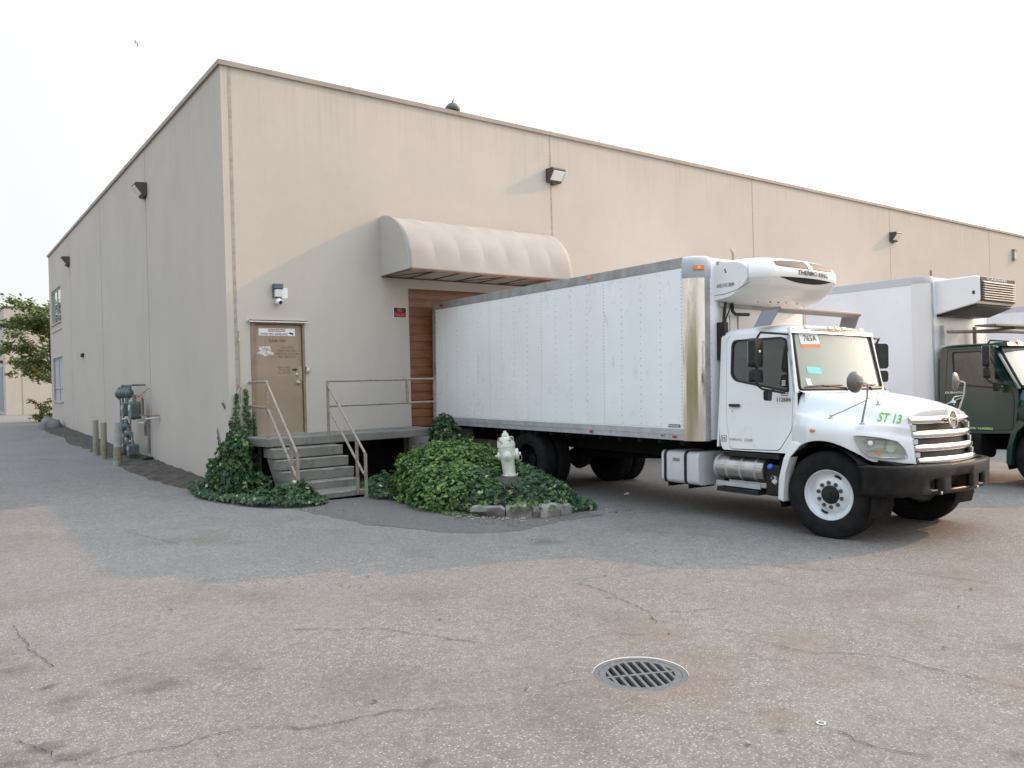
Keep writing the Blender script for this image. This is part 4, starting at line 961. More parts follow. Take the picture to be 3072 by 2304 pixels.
TU, TV = (0, -1, 0), (0, 0, 1)
text("lettering", "112684", cb1, (SX(1.60) - .007, .735, 1.592), TU, TV, .20, .052, m_txt)
mb = MB().plate(rrect(.58, .68, 1.665, 1.715, .008), [rrect(.587, .673, 1.672, 1.69, .004), rrect(.587, .673, 1.697, 1.708, .004)], lambda u, v, w_: V((SX(v) - .0065 + w_ * .002, u, v))); mb.build("decal_frame", m_txt, cb1)
text("lettering", "HINO", cb1, (SX(1.09) - .006, 1.44, 1.075), TU, TV, .20, .034, m_chrome, th=.006, bold=.02)
text("lettering", "338", cb1, (SX(1.09) - .006, 1.20, 1.075), TU, TV, .125, .034, m_chrome, th=.006, bold=.02)
MB().plate(rrect(1.50, 1.59, 1.05, 1.135, .006), [rrect(1.505, 1.585, 1.055, 1.13, .005)], lambda u, v, w_: V((SX(v) - .003 + w_ * .002, u, v))).build("decal_frame", m_txt, cb1)
text("lettering", "35", cb1, (SX(1.09) - .002, 1.577, 1.063), TU, TV, .062, .05, m_txt)
# lettering on hood side
def hood_pt(y, h):      # x,y,z of the hood surface at half-width h (right side)
    r_ = min(rows1, key=lambda r: abs(r[len(r) // 4].y - y)); return r_
def hood_surface_z(y, h):
    best = None
    for r in rows1:
        n = len(r) // 2
        for a, b_ in zip(r[:n], r[1:n + 1]):
            ha, hb_ = CXT - a.x, CXT - b_.x
            if min(ha, hb_) <= h <= max(ha, hb_) and abs(ha - hb_) > 1e-5:
                f = (h - ha) / (hb_ - ha); p = a.lerp(b_, f)
                if p.z > 1.2 and (best is None or abs(p.y - y) < abs(best.y - y)): best = p
    return best
from mathutils.bvhtree import BVHTree
def bvh_of(rows):
    vs = [p for r in rows for p in r]; n = len(rows[0]); fs = [(j * n + i, j * n + i + 1, (j + 1) * n + i + 1, (j + 1) * n + i) for j in range(len(rows) - 1) for i in range(n - 1)]
    return BVHTree.FromPolygons(vs, fs)
bv = bvh_of(rows1)
t_ = text("lettering", "ST 13", hd1, (0, 0, 0), (1, 0, 0), (0, 1, 0), 1, 1, m_lime, th=0.001, bold=.03)
for v in t_.data.vertices:
    y = -.485 - .20 * v.co.x; zz = 1.375 + .105 * v.co.y - .028 * v.co.x; hit = bv.ray_cast(V((-.5, y, zz)), V((1, 0, 0)))
    p = hit[0] if hit[0] is not None else V((.5, y, zz)); v.co = V((p.x - .004, y, zz))
# mirrors
def mirrors(root, s, round_=True):
    X = lambda x: x if s > 0 else 2 * CXT - x
    m = empty("door_mirror", (0, 0, 0)); m.parent = root; xm = -.03
    mb = MB().plate(rrect(-.165, .11, 2.02, 2.378, .05), [], lambda u, v, w_: V((X(xm + u), .80 + u * .35 - w_ * .11 + .06, v))); mb.build("mirror_head", m_blk, m, bevel=.025, seg=3)
    MB().plate(rrect(-.15, .095, 2.04, 2.36, .035), [], lambda u, v, w_: V((X(xm + u), .868 + u * .35 - w_ * .003, v))).build("mirror_glass", m_chrome, m)
    MB().plate(rrect(-.16, .11, 1.83, 1.99, .04), [], lambda u, v, w_: V((X(xm + u), .80 + u * .35 - w_ * .10 + .05, v))).build("spot_mirror", m_blk, m, bevel=.02, seg=3)
    MB().tube([V((X(.33), .60, 2.43)), V((X(.10), .66, 2.44)), V((X(-.03), .74, 2.45)), V((X(-.04), .77, 2.40)), V((X(-.04), .80, 2.36))], .014, 8).build("mirror_arm", m_blk, m, smooth=True)
    MB().tube([V((X(-.03), .80, 2.05)), V((X(-.03), .80, 1.80)), V((X(.02), .76, 1.75)), V((X(.25), .60, 1.70))], .014, 8).build("mirror_arm", m_blk, m, smooth=True)
    MB().plate(rpoly([(-.05, 1.615), (.035, 1.60), (.055, 1.72), (-.055, 1.73)], .02), [], lambda u, v, w_: V((X(.05 + u * .8), .735 - w_ * .07, v))).build("lower_mirror", m_blk, m, bevel=.015)
    MB().tube([V((X(.06), .60, 1.72)), V((X(.04), .66, 1.78))], .01, 6).build("mirror_arm", m_blk, m)
    if round_:
        k = empty("hood_mirror", (0, 0, 0)); k.parent = root
        c = V((X(.16), -.40, 1.825)); MB().lathe([(.001, -.04), (.06, -.034), (.105, -.014), (.122, .006), (.122, .014), (.001, .014)], c, (s * .25, 1, .0), 32).build("mirror_dish", M("mirror_back_grey", (.17, .155, .14), .4, .2, col2=(.12, .11, .10), scale=8), k, smooth=True)
        MB().tube([c + V((0, -.03, 0)), c + V((s * .0, -.09, -.005)), V((X(.185), -.53, 1.80)), V((X(.19), -.515, 1.65)), V((X(.21), -.45, 1.42)), V((X(.215), -.44, 1.37))], [.011, .011, .010, .010, .012, .016], 8).build("mirror_stalk", m_alum2, k, smooth=True)
        MB().tube([V((X(.195), -.50, 1.62)), V((X(.20), -.30, 1.53)), V((X(.21), -.06, 1.43))], .006, 6).build("stay", m_alum2, k)
        MB().tube([V((X(.195), -.505, 1.645)), V((X(.40), -.50, 1.63)), V((X(.44), -.50, 1.60))], .006, 6).build("stay", m_alum2, k)
        for p in ((.215, -.44, 1.365), (.21, -.05, 1.415), (.44, -.50, 1.575)): MB().lathe([(.034, -.02), (.030, .0), (.012, .006), (.010, .035), (.001, .04)], V((X(p[0]), p[1], p[2] - .0)), (0, 0, 1), 16).build("foot", m_alum, k, smooth=True)
mirrors(t1, 1); mirrors(t1, -1)
# oval badge on the mirror back
b_ = MB().lathe([(.018, 0), (.016, .004), (.001, .005)], (-.05, .740, 2.215), (-.3, -1, 0), 16).build("mirror_badge", m_chrome, t1); b_.scale = (1, 1, 1)
# roof marker lights and roof deflector
for x in (.69, 1.145, 1.295, 1.445, 1.90):
    p = ws1((x - CXT) / .86, 1); MB().plate([(-.055, 0), (.055, 0), (.045, .045), (-.045, .045)], [], lambda u, v, w_: V((x + u, p.y - .03 + v * .6 + w_ * .03, 2.515 + v * .9))).build("roof_marker_light", m_amberw, cb1, bevel=.008)
dfl = empty("roof_deflector", (0, 0, 0)); dfl.parent = t1
m_dg = M("deflector_grey", (.24, .24, .255), .5, .0)
for s in (1, -1):
    MB().plate([(1.13, 2.555), (.88, 2.565), (.76, 2.785), (1.03, 2.785)], [], lambda u, v, w_: V(((.34 + (v - 2.56) * .25 + w_ * .02) if s > 0 else 2.25 - (v - 2.56) * .25 - w_ * .02, u, v))).build("deflector_leg", m_dg, dfl, bevel=.004)
mb = MB(); rows_ = []
MB().plate([(.75, 2.795), (.745, 2.765), (.80, 2.725), (.84, 2.725), (1.04, 2.77), (1.04, 2.79)], [], lambda u, v, w_: V((.39 + w_ * 1.81, u, v))).build("deflector_blade", M("deflector_blade_grey", (.22, .20, .18), .5, .0), dfl, bevel=.006)
# ---------------- refrigeration unit
ru = empty("refrigeration_unit", (0, 0, 0)); ru.parent = t1
pc = cat([(1.78, 3.49), (1.5, 3.53), (1.2, 3.515), (1.05, 3.475), (.965, 3.40), (.935, 3.32), (.945, 3.24), (.985, 3.17), (1.07, 3.08), (1.25, 2.985), (1.5, 2.935), (1.78, 2.92)], 6)
HR = .94
def unit(h, y, z, off=0.):
    a = abs(h) / HR; d = .06 * min(1, a / .65) ** 2 + (.22 * max(0, (a - .65) / .35) ** 2); wf = max(0, min(1, (1.78 - y) / .7))
    return V((CXT + h, y + d * wf - off * .9 * wf, 3.22 + (z - 3.22) * (1 - .16 * a ** 6) - (.02 * a * a if z > 3.22 else -.0)))
hsN = [HR * math.copysign(abs(q) ** .8, q) for q in [-1 + i / 20 for i in range(41)]]
MB().grid([[unit(h, y, z) for y, z in pc] for h in hsN]).build("unit_cover", m_unitw, ru, smooth=True, angle=60)
for s in (-1, 1): MB().plate([(unit(s * HR, y, z).y, unit(s * HR, y, z).z) for y, z in pc], [], lambda u, v, w_: V((CXT + s * (HR - w_ * .02), u, v))).build("unit_side", m_unitw, ru, bevel=.01, seg=3)
def upatch(h0, h1, i0, i1, off, n=24, shape=None):
    R_ = []
    for i in range(n + 1):
        t_ = i / n; h = h0 + (h1 - h0) * t_; a, b_ = (i0, i1) if shape is None else shape(t_)
        row = []
        for k in range(9):
            f = a + (b_ - a) * k / 8; j = int(f); g = f - j; y0, z0 = pc[j]; y1, z1 = pc[min(j + 1, len(pc) - 1)]; row.append(unit(h, y0 + (y1 - y0) * g, z0 + (z1 - z0) * g, off))
        R_.append(row)
    return R_
t_ = NT("unit_grille_mesh"); c = t_.co(); wv = t_.n('ShaderNodeTexWave', {'Vector': t_.n('ShaderNodeMapping', {0: c, 'Rotation': (0, .6, 0)}).outputs[0], 'Scale': 14.0}, bands_direction='X').outputs[0]
t_.set('Base Color', t_.mix(wv, (.02, .015, .012), (.16, .12, .10))); t_.set('Metallic', .0); t_.set('Roughness', .6); m_mesh = t_.m
MB().grid(upatch(-.63, .63, 19.5, 24.0, .010, 24, lambda t_: (18.6 + 1.6 * abs(2 * t_ - 1) ** 3, 26.9 - 2.2 * abs(2 * t_ - 1) ** 4))).build("unit_grille", m_mesh, ru, smooth=True)
MB().grid(upatch(-.045, .045, 18.4, 27.2, .016)).build("grille_divider", m_unitw, ru, smooth=True)
MB().grid(upatch(-.56, .56, 37, 44, .006, 24, lambda t_: (36.6, 42.6 - 5.2 * abs(2 * t_ - 1) ** 2.5))).build("unit_mouth", m_blk, ru, smooth=True)
tt = text("lettering", "THERMO KING", ru, (0, 0, 0), (1, 0, 0), (0, 1, 0), 1, 1, m_txt, th=.001, bold=.02)
for v in tt.data.vertices:
    h = -.27 + .70 * v.co.x; f = 34.0 - 4.9 * v.co.y; j = int(f); g = f - j; y0, z0 = pc[j]; y1, z1 = pc[j + 1]; v.co = unit(h, y0 + (y1 - y0) * g, z0 + (z1 - z0) * g, .012)
text("lettering", "ARB154318884", ru, (CXT - HR - .001, 1.745, 3.125), TU, TV, .30, .055, m_txt, th=.0015)
MB().tube([V((CXT - HR - .001, 1.775, 3.03)), V((CXT - HR - .001, 1.6, 3.035)), V((CXT - HR - .001, 1.45, 3.06)), V((CXT - HR - .001, 1.3, 3.11)), V((CXT - HR + .0, 1.2, 3.15))], .004, 6).build("seam", m_seam, ru)
MB().tube([V((CXT - HR - .001, 1.22, 3.14)), V((CXT - HR - .001, 1.22, 3.40))], .003, 6).build("seam", m_seam, ru)
mb = MB()
for y, z in ((1.60, 3.36), (1.585, 3.33)): mb.box(CXT - HR - .004, CXT - HR, y - .01, y + .01, z - .012, z + .012)
mb.build("latch", m_blk, ru)
for y, z in ((1.36, 3.36), (1.36, 3.17)): MB().lathe([(.009, 0), (.001, .004)], (CXT - HR, y, z), (-1, 0, 0), 8).build("screw", m_steel, ru)
for x, y in ((.85, 1.45), (1.05, 1.40), (1.2, 1.38), (1.35, 1.36), (1.6, 1.36)): MB().box(x - .012, x + .012, y - .006, y + .006, 2.938, 2.95).build("drain_slot", m_blk, ru)
MB().box(.40, 2.19, 1.74, 1.785, 3.40, 3.50).box(.42, 2.17, 1.72, 1.79, 2.88, 2.94).build("mounting_flange", m_alum2, ru)
# hoses and stains on the box front, exhaust stub
hs_ = empty("unit_hoses", (0, 0, 0)); hs_.parent = t1
MB().tube([V((.50, 1.72, 2.94)), V((.47, 1.72, 2.75)), V((.45, 1.71, 2.6))], .022, 8).box(.38, .46, 1.64, 1.77, 2.15, 2.66).build("hose", m_blk, hs_)
MB().tube([V((.62, 1.70, 2.93)), V((.60, 1.68, 2.82)), V((.66, 1.68, 2.78)), V((.92, 1.66, 2.785))], .022, 8).build("hose", m_blk, hs_, smooth=True)
MB().tube([V((.60, 1.70, 2.90)), V((.50, 1.71, 2.72)), V((.48, 1.72, 2.45))], .010, 6).build("hose", m_blk, hs_, smooth=True)
m_st = M("oil_streak", (.35, .27, .19), .6)
for x, z0, z1, w_ in ((.66, 2.42, 2.77, .012), (.83, 2.46, 2.77, .022)): MB().plate([(x - w_, z1), (x + w_, z1), (x + w_ * .5, z0), (x - w_ * .4, z0)], [], lambda u, v, q: V((u, 1.7795 - q * .001, v))).build("streak", m_st, hs_)
MB().tube([V((1.385, 2.3, 3.50)), V((1.385, 2.3, 3.75)), V((1.37, 2.3, 3.80)), V((1.33, 2.3, 3.83))], .022, 10).build("exhaust_stub", M("exhaust_steel", (.34, .27, .2), .5, .7), t1, smooth=True)
# windscreen stickers
def on_ws(P, mat, name, off=.004): 
    return MB().plate(P, [], lambda u, v, w_: ws1((u - CXT) / lerp_tab([(1.745, .915), (2.475, .86)], v), (v - 1.745) / .73, off - w_ * .001)).build(name, mat, cb1)
on_ws([(.53, 2.445), (.87, 2.445), (.885, 2.31), (.545, 2.31)], m_white, "permit_sticker")
on_ws([(.545, 2.31), (.885, 2.31), (.888, 2.268), (.55, 2.268)], M("sticker_orange", (.80, .17, .06), .5), "permit_sticker_band")
tt = text("lettering", "765A", cb1, (0, 0, 0), (1, 0, 0), (0, 1, 0), 1, 1, m_txt, th=.001)
for v in tt.data.vertices: x = .60 + .23 * v.co.x; z = 2.345 + .075 * v.co.y; v.co = ws1((x - CXT) / .87, (z - 1.745) / .73, .006)
on_ws([(.555, 2.03), (.80, 2.01), (.80, 1.925), (.56, 1.945)], M("sticker_teal", (.20, .62, .58), .5), "parking_sticker")
on_ws([(.50, 1.88), (.58, 1.875), (.60, 1.79), (.52, 1.79)], m_white, "inspection_sticker")
for i, z in enumerate((1.85, 1.825, 1.80)): MB().box(.297 + .1 * (z - 1.8), .30 + .1 * (z - 1.8), .625, .68, z - .008, z + .006).build("window_note", m_white, cb1)
# tank, heat shield, steps, fluid bottle
ft = empty("fuel_tank", (0, 0, 0)); ft.parent = t1
m_tank = paint("tank_white", (.72, .72, .74), (.2, .19, .18), .5, .2, .4)
MB().plate(rrect(.13, .72, .43, .885, .07), [], lambda u, v, w_: V((u, 1.90 + w_ * .69, v))).build("tank_shell", m_tank, ft, smooth=True, bevel=.012)
for y in (2.49, 2.11): MB().plate(rrect(.122, .728, .422, .893, .075), [rrect(.131, .719, .431, .884, .07)], lambda u, v, w_: V((u, y + w_ * .045, v))).build("strap", m_blk, ft)
for y in (2.51, 2.13): MB().box(.2, .7, y - .02, y + .02, .37, .425).build("bracket", m_under, ft)
MB().plate(rrect(2.24, 2.37, .74, .785, .006), [], lambda u, v, w_: V((.1285 - w_ * .002, u, v))).build("tank_label", M("label_grey_red", (.30, .22, .22), .6, col2=(.25, .26, .28), scale=30), ft)
hs2 = empty("heat_shield", (0, 0, 0)); hs2.parent = t1
m_shield = NT("perforated_steel"); c = m_shield.co(); vo = m_shield.n('ShaderNodeTexVoronoi', {'Vector': c, 'Scale': 90., 'Randomness': 0.}).outputs[0]; y_ = m_shield.n('ShaderNodeSeparateXYZ', {0: c}).outputs[1]
band = m_shield.math('GREATER_THAN', m_shield.math('SINE', m_shield.math('MULTIPLY', y_, 21.)), -.15)
dots = m_shield.math('MULTIPLY', m_shield.math('LESS_THAN', vo, .32), band); m_shield.set('Base Color', m_shield.mix(dots, (.50, .47, .44), (.05, .045, .04))); m_shield.set('Metallic', .85); m_shield.set('Roughness', .38); m_shield = m_shield.m
MB().lathe([(.155, 0), (.165, .01), (.165, .78), (.155, .79)], (.36, .915, .705), (0, 1, 0), 40).build("shield_cylinder", m_shield, hs2, smooth=True)
for y in (1.02, 1.25, 1.47, 1.66): MB().lathe([(.1665, 0), (.168, .004), (.168, .03), (.1665, .034)], (.36, y, .705), (0, 1, 0), 40, cap=False).build("shield_band", m_alum, hs2, smooth=True)
st = empty("cab_step", (0, 0, 0)); st.parent = t1
MB().box(.17, .48, .95, 1.62, .395, .455).build("step_tread", m_blk, st, bevel=.008); MB().box(.185, .20, .93, 1.64, .475, .535).build("step_strip", m_alum, st)
MB().box(.20, .55, .66, 1.52, .872, .93).build("upper_tread", m_blk, st, bevel=.006); MB().box(.26, .6, .62, .7, .45, .9).box(.3, .34, 1.55, 1.6, .4, .95).build("step_bracket", m_under, st)
lt = empty("added_side_tank", (0, 0, 0)); lt.parent = t1  # unseen tank and battery box, added to block sunlight under the truck
MB().plate(rrect(1.87, 2.46, .40, .885, .07), [], lambda u, v, w_: V((u, 1.35 + w_ * 1.25, v))).build("tank_shell", m_tank, lt, smooth=True)
MB().box(1.95, 2.40, .62, 1.35, .38, .90).build("added_battery_box", m_under, lt, bevel=.02)
fb = empty("fluid_bottle", (0, 0, 0)); fb.parent = t1
MB().box(.22, .52, .66, .88, .405, .80).build("bottle_body", m_blk, fb, bevel=.03, seg=3)
MB().lathe([(.036, 0), (.036, .03), (.02, .036), (.001, .036)], (.235, .80, .765), (-.75, 0, .45), 14).build("bottle_cap", M("blue_cap", (.03, .10, .62), .35), fb, smooth=True)
MB().plate([(.70, .66), (.79, .665), (.80, .63), (.77, .61), (.79, .575), (.71, .555), (.70, .6)], [], lambda u, v, w_: V((.2185 - w_ * .0015, u, v))).build("bottle_label", M("label_white", (.6, .6, .57), .6, col2=(.02, .02, .02), scale=25, lo=.5, hi=.54), fb)

# ---------------- truck 2 (green cab) and truck 3
ID = (V((1, 0, 0)), V((0, 1, 0)), V((0, 0, 1)))
door2 = rpoly([(1.57, 2.33), (.90, 2.33), (.56, 1.68), (.50, 1.45), (.52, .96), (1.50, .92), (1.60, 1.3)], [.05, .08, .08, .05, .05, .05, .1])
win2 = rpoly([(1.49, 2.28), (.93, 2.28), (.65, 1.65), (1.44, 1.72)], [.05, .06, .04, .05])
out2 = rpoly([(1.70, 2.36), (.84, 2.37), (.46, 1.66), (.44, 1.45), (.48, .90), (1.60, .86), (1.70, 1.2)], [.05, .04, .04, .05, .05, .05, .1])
sp2 = dict(side=(.19, .09), out=out2, door=door2, doorhole=shrink(door2, .012), win=win2, handle=(1.40, 1.45), front=[(.84, 2.37), (.46, 1.66), (.44, 1.4)],
           ws=(.80, .45, 2.34, 1.68, .84, .93, .12), roof=(2.34, 2.43, .76, 1.71))
m_box2 = paint("box_panel_white_second", (.80, .815, .83), (.5, .48, .47), .2, .15, .42)
t2, cb2, ws2, hd2, rows2, S2 = truck("box_truck", (9.87, -9.25, -1.132), ID, "refrigerated box truck with a dark green cab beside the white one", "box trucks parked at the docks", m_green, sp2, 'green', 8.9, 3.66, m_box2, detail=False)
mb = MB(); z = 1.2
while z < 3.5: mb.box(.205, .212, 1.776, 1.78, z - .006, z + .006); mb.box(.255, .262, 1.776, 1.78, z - .006, z + .006); z += .11
mb.build("rivets", m_seam, t2)
MB().box(.20, .26, 1.77, 1.779, 1.1, 3.54).build("front_post", m_alum, t2)
u2 = empty("refrigeration_unit", (0, 0, 0)); u2.parent = t2
MB().plate([(1.80, 2.97), (1.80, 3.585), (1.12, 3.60), (1.05, 3.57), (1.05, 3.17), (1.10, 3.12)], [], lambda u, v, w_: V((.36 + w_ * 1.50, u, v))).build("unit_cover", m_unitw, u2, bevel=.02, seg=3)
MB().plate([(1.79, 2.94), (1.79, 2.99), (1.12, 3.13), (1.10, 3.08), (1.5, 2.94)], [], lambda u, v, w_: V((.39 + w_ * 1.44, u, v))).build("unit_underside", m_blk, u2)
MB().box(.41, 1.80, 1.035, 1.055, 3.15, 3.575).build("louvre_frame", M("louvre_dark", (.035, .025, .02), .6), u2)
for i in range(8): MB().plate([(1.04, 0), (1.0, -.02), (1.0, -.008), (1.04, .014)], [], lambda u, v, w_: V((.46 + w_ * 1.28, u, 3.20 + i * .042 + v))).build("louvre", M("louvre_alu", (.66, .60, .53), .5, .3), u2) if i == 0 else None
lv = [o for o in u2.children if o.name.startswith("louvre") and not o.name.startswith("louvre_")][0]
for i in range(1, 8):
    o = lv.copy(); C.objects.link(o); o.parent = u2; o.location = (0, 0, .042 * i)
text("lettering", "CARRIER", u2, (.65, 1.034, 3.525), U, W, .80, .04, m_white)
MB().box(.355, .36, 1.12, 1.16, 3.28, 3.34).build("latch", m_blk, u2)
MB().tube([V((1.15, 2.2, 3.62)), V((1.10, 2.2, 3.72)), V((1.0, 2.15, 3.86))], .022, 8).build("exhaust_stub", M("rusty_stub", (.22, .14, .09), .6, .5), t2, smooth=True)
rk = empty("deflector_frame", (0, 0, 0)); rk.parent = t2
for x in (.42, 1.72): MB().box(x - .03, x + .03, 1.68, 1.74, 2.43, 2.78).build("frame_post", m_alum2, rk, bevel=.01)
MB().tube([V((.42, 1.62, 2.66)), V((1.3, 1.05, 2.64)), V((2.2, 1.05, 2.64))], .028, 8).build("frame_tube", m_rail, rk, smooth=True)
MB().plate([(.45, 2.735), (2.1, 2.735), (2.1, 2.765), (.45, 2.765)], [], lambda u, v, w_: V((u + .3, 1.30 - w_ * .35, v))).build("frame_blade", m_rail, rk)
MB().tube([V((1.72, 1.66, 2.70)), V((1.9, 1.1, 2.72)), V((2.5, 1.1, 2.72))], .022, 8).build("frame_tube", m_alum2, rk, smooth=True)
p = ws2(-.55, 1); MB().plate(rpoly([(-.5, 0), (1.6, 0), (1.5, .07), (-.35, .07)], .03), [], lambda u, v, w_: V((p.x + u, p.y - .12 + w_ * .2 + v, 2.36 + v))).build("sun_visor", m_green, cb2, bevel=.02)
MB().lathe([(.05, 0), (.035, .02), (.001, .028)], (p.x + .05, p.y - .07, 2.43), (0, -.4, 1), 16).build("roof_marker_light", m_amberw, cb2, smooth=True)
SX2 = lambda z: .19 + .09 * (z - 1)
text("lettering", "DURASTAR", cb2, (SX2(1.57) - .006, 1.60, 1.565), TU, TV, .34, .035, m_white, bold=.02)
text("lettering", "GVW 14,969KG", cb2, (SX2(.93) - .006, 1.22, .945), TU, TV, .40, .045, m_lime, bold=.02)
mirrors(t2, 1, False); mirrors(t2, -1, False)
MB().box(CXT - 1.2, CXT + 1.2, -1.0, -.75, .5, .85).build("bumper", m_bump, t2, bevel=.05, seg=3)
MB().box(CXT - .62, CXT + .62, -.92, -.86, .9, 1.4).build("grille", m_blk, t2, bevel=.03)
MB().plate(rrect(.15, .75, .45, .9, .12), [], lambda u, v, w_: V((u, 1.0 + w_ * 1.2, v))).build("fuel_tank", m_under, t2, smooth=True)
# the left hood mirror of truck 1 shows against the green cab (built above by mirrors(t1, -1))
t3, cb3, ws3, hd3, rows3, S3 = truck("box_truck", (18.4, -9.1, -1.17), ID, "farthest box truck, only its pale box side showing at the right edge", "box trucks parked at the docks", m_cabw, sp2, 'green', 8.9, 3.62, m_box2, detail=False)
MB().box(-.02, 0, 2.6, 2.75, 3.53, 3.58).build("marker_light", m_amber, t3)
MB().box(CXT - 1.2, CXT + 1.2, -1.0, -.75, .5, .85).build("bumper", m_bump, t3, bevel=.05)
MB().box(CXT - .62, CXT + .62, -.92, -.86, .9, 1.4).build("grille", m_blk, t3, bevel=.03)
# ------------------------------------------------------------------ foliage
def leafmat(name, stops, rough=.5, spec=.4, trans=.25):
    t = NT(name); r = t.n('ShaderNodeNewGeometry').outputs['Random Per Island']
    col = t.ramp(r, stops); t.set('Base Color', col); t.set('Roughness', rough); t.set('Specular IOR Level', spec)
    tr = t.n('ShaderNodeBsdfTranslucent', {0: col}); mxs = t.n('ShaderNodeMixShader', {0: trans, 1: t.b.outputs[0], 2: tr.outputs[0]}); t.t.links.new(mxs.outputs[0], t.o.inputs[0]); return t.m
m_ivy = leafmat("ivy_leaf", [(0, (.016, .040, .014)), (.45, (.028, .072, .020)), (.75, (.045, .11, .028)), (.92, (.085, .18, .04)), (.965, (.26, .28, .12)), (1, (.55, .55, .34))], .38, .5)
m_ivyy = leafmat("ivy_leaf_young", [(0, (.04, .085, .02)), (.6, (.09, .15, .035)), (1, (.2, .26, .08))], .45)
m_bush = leafmat("bush_leaf", [(0, (.035, .075, .016)), (.5, (.085, .165, .030)), (.85, (.15, .26, .045)), (1, (.24, .34, .08))], .45, .45)
m_tree = leafmat("tree_leaf", [(0, (.10, .15, .05)), (.6, (.19, .25, .08)), (.9, (.28, .30, .11)), (1, (.36, .25, .13))], .55)
m_stem = M("stem_brown", (.08, .055, .035), .9)
m_inner = M("shade_core_dark", (.012, .018, .010), 1.0)  # near-black shell inside the foliage, with shade put into its colour
IVY = [(0, -.05), (.30, -.28), (.52, -.10), (.38, .10), (.55, .38), (.22, .36), (0, .75), (-.22, .36), (-.55, .38), (-.38, .10), (-.52, -.10), (-.30, -.28)]
OVAL = [(0, -.45), (.24, -.25), (.30, .02), (.18, .32), (0, .55), (-.18, .32), (-.30, .02), (-.24, -.25)]
LANCE = [(0, -.5), (.13, -.15), (.13, .2), (0, .6), (-.13, .2), (-.13, -.15)]
def leaves(name, items, shape, mat, parent=None, fold=.18):
    vs, fs = [], []; k = len(shape)
    for p, n, s, roll in items:
        n = V(n); n = n.normalized() if n.length > 1e-6 else V((0, 0, 1)); a = n.orthogonal().normalized(); b = n.cross(a)
        u = a * math.cos(roll) + b * math.sin(roll); v = n.cross(u); i0 = len(vs); vs.append(p + n * (-fold * .3 * s))
        for x, y in shape: vs.append(p + u * x * s + v * y * s + n * (abs(x) * fold * s - max(0, y) ** 2 * .25 * s))
        for i in range(k): fs.append((i0, i0 + 1 + i, i0 + 1 + (i + 1) % k))
    me = bpy.data.meshes.new(name); me.from_pydata(vs, [], fs); me.materials.append(mat)
    return link(bpy.data.objects.new(name, me), parent)
rv_ = random.Random(21)
def rdir(): return V((rv_.gauss(0, 1), rv_.gauss(0, 1), rv_.gauss(0, 1))).normalized()
def inpoly(x, y, P):
    c = False; j = len(P) - 1
    for i in range(len(P)):
        if (P[i][1] > y) != (P[j][1] > y) and x < (P[j][0] - P[i][0]) * (y - P[i][1]) / (P[j][1] - P[i][1]) + P[i][0]: c = not c
        j = i
    return c
def edged(x, y, P):
    d = 9
    for (x0, y0), (x1, y1) in zip(P, P[1:] + P[:1]):
        L2 = (x1 - x0) ** 2 + (y1 - y0) ** 2; t = max(0, min(1, ((x - x0) * (x1 - x0) + (y - y0) * (y1 - y0)) / L2)); d = min(d, math.hypot(x - x0 - t * (x1 - x0), y - y0 - t * (y1 - y0)))
    return d
def hyd_clear(p):
    d = V((p.x - 2.99, p.y + 4.268)); f = d.dot(V((-.59, -.81))); l = abs(d.dot(V((.81, -.59)))); return not (f > .0 and f < .9 and l < .17 and p.z > -.67 - .05 * f) and not (f >= .3 and f < 2 and l < .30 and p.z > -.65 + .11 * f)
def island(x, y):       # raised bed by the hydrant
    d = ((x - 2.75) / 1.15) ** 2 + ((y + 3.9) / 1.82) ** 2
    return .42 * max(0, 1 - d ** 1.5) ** .6 if d < 1 else 0
def field(P, hf, n, size, lay=.06, edge=.25, tilt=.7):
    xs = [p[0] for p in P]; ys = [p[1] for p in P]; out = []
    while len(out) < n:
        x = rv_.uniform(min(xs), max(xs)); y = rv_.uniform(min(ys), max(ys))
        if not inpoly(x, y, P): continue
        e_ = min(1, edged(x, y, P) / edge); h = hf(x, y) * (.25 + .75 * e_ ** .6) + .05 * noise.noise(V((x * 5, y * 5, 3))) * e_
        z = zg(x, y) + island(x, y) + h - abs(rv_.gauss(0, lay)) * e_ + .012
        nrm_ = V((0, 0, 1)) + rdir() * tilt + V((-.25, -.35, 0)) * (1.6 - e_); out.append((V((x, y, max(z, zg(x, y) + .01))), nrm_, rv_.uniform(.75, 1.25) * size, rv_.uniform(0, 6.28)))
    return out
# island soil
Pi = [(2.75 + 1.15 * math.cos(a) * .99, -3.9 + 1.82 * math.sin(a) * .99) for a in [2 * math.pi * i / 40 for i in range(40)]]
def mound():
    mb = MB(); rows = []
    for j in range(13):
        k = 1.0 - j / 12.0; rows.append([V((2.75 + 1.15 * k * math.cos(2 * math.pi * i / 48), -3.9 + 1.82 * k * math.sin(2 * math.pi * i / 48), zg(2.75 + 1.15 * k * math.cos(2 * math.pi * i / 48), -3.9 + 1.82 * k * math.sin(2 * math.pi * i / 48)) - (.03 if j == 0 else -.01) + island(2.75 + 1.15 * k * math.cos(2 * math.pi * i / 48), -3.9 + 1.82 * k * math.sin(2 * math.pi * i / 48)))) for i in range(49)])
    return tag(mb.grid(rows).build("planting_bed", m_soil, smooth=True), "raised soil bed round the fire hydrant", None, None, "structure")
mound()
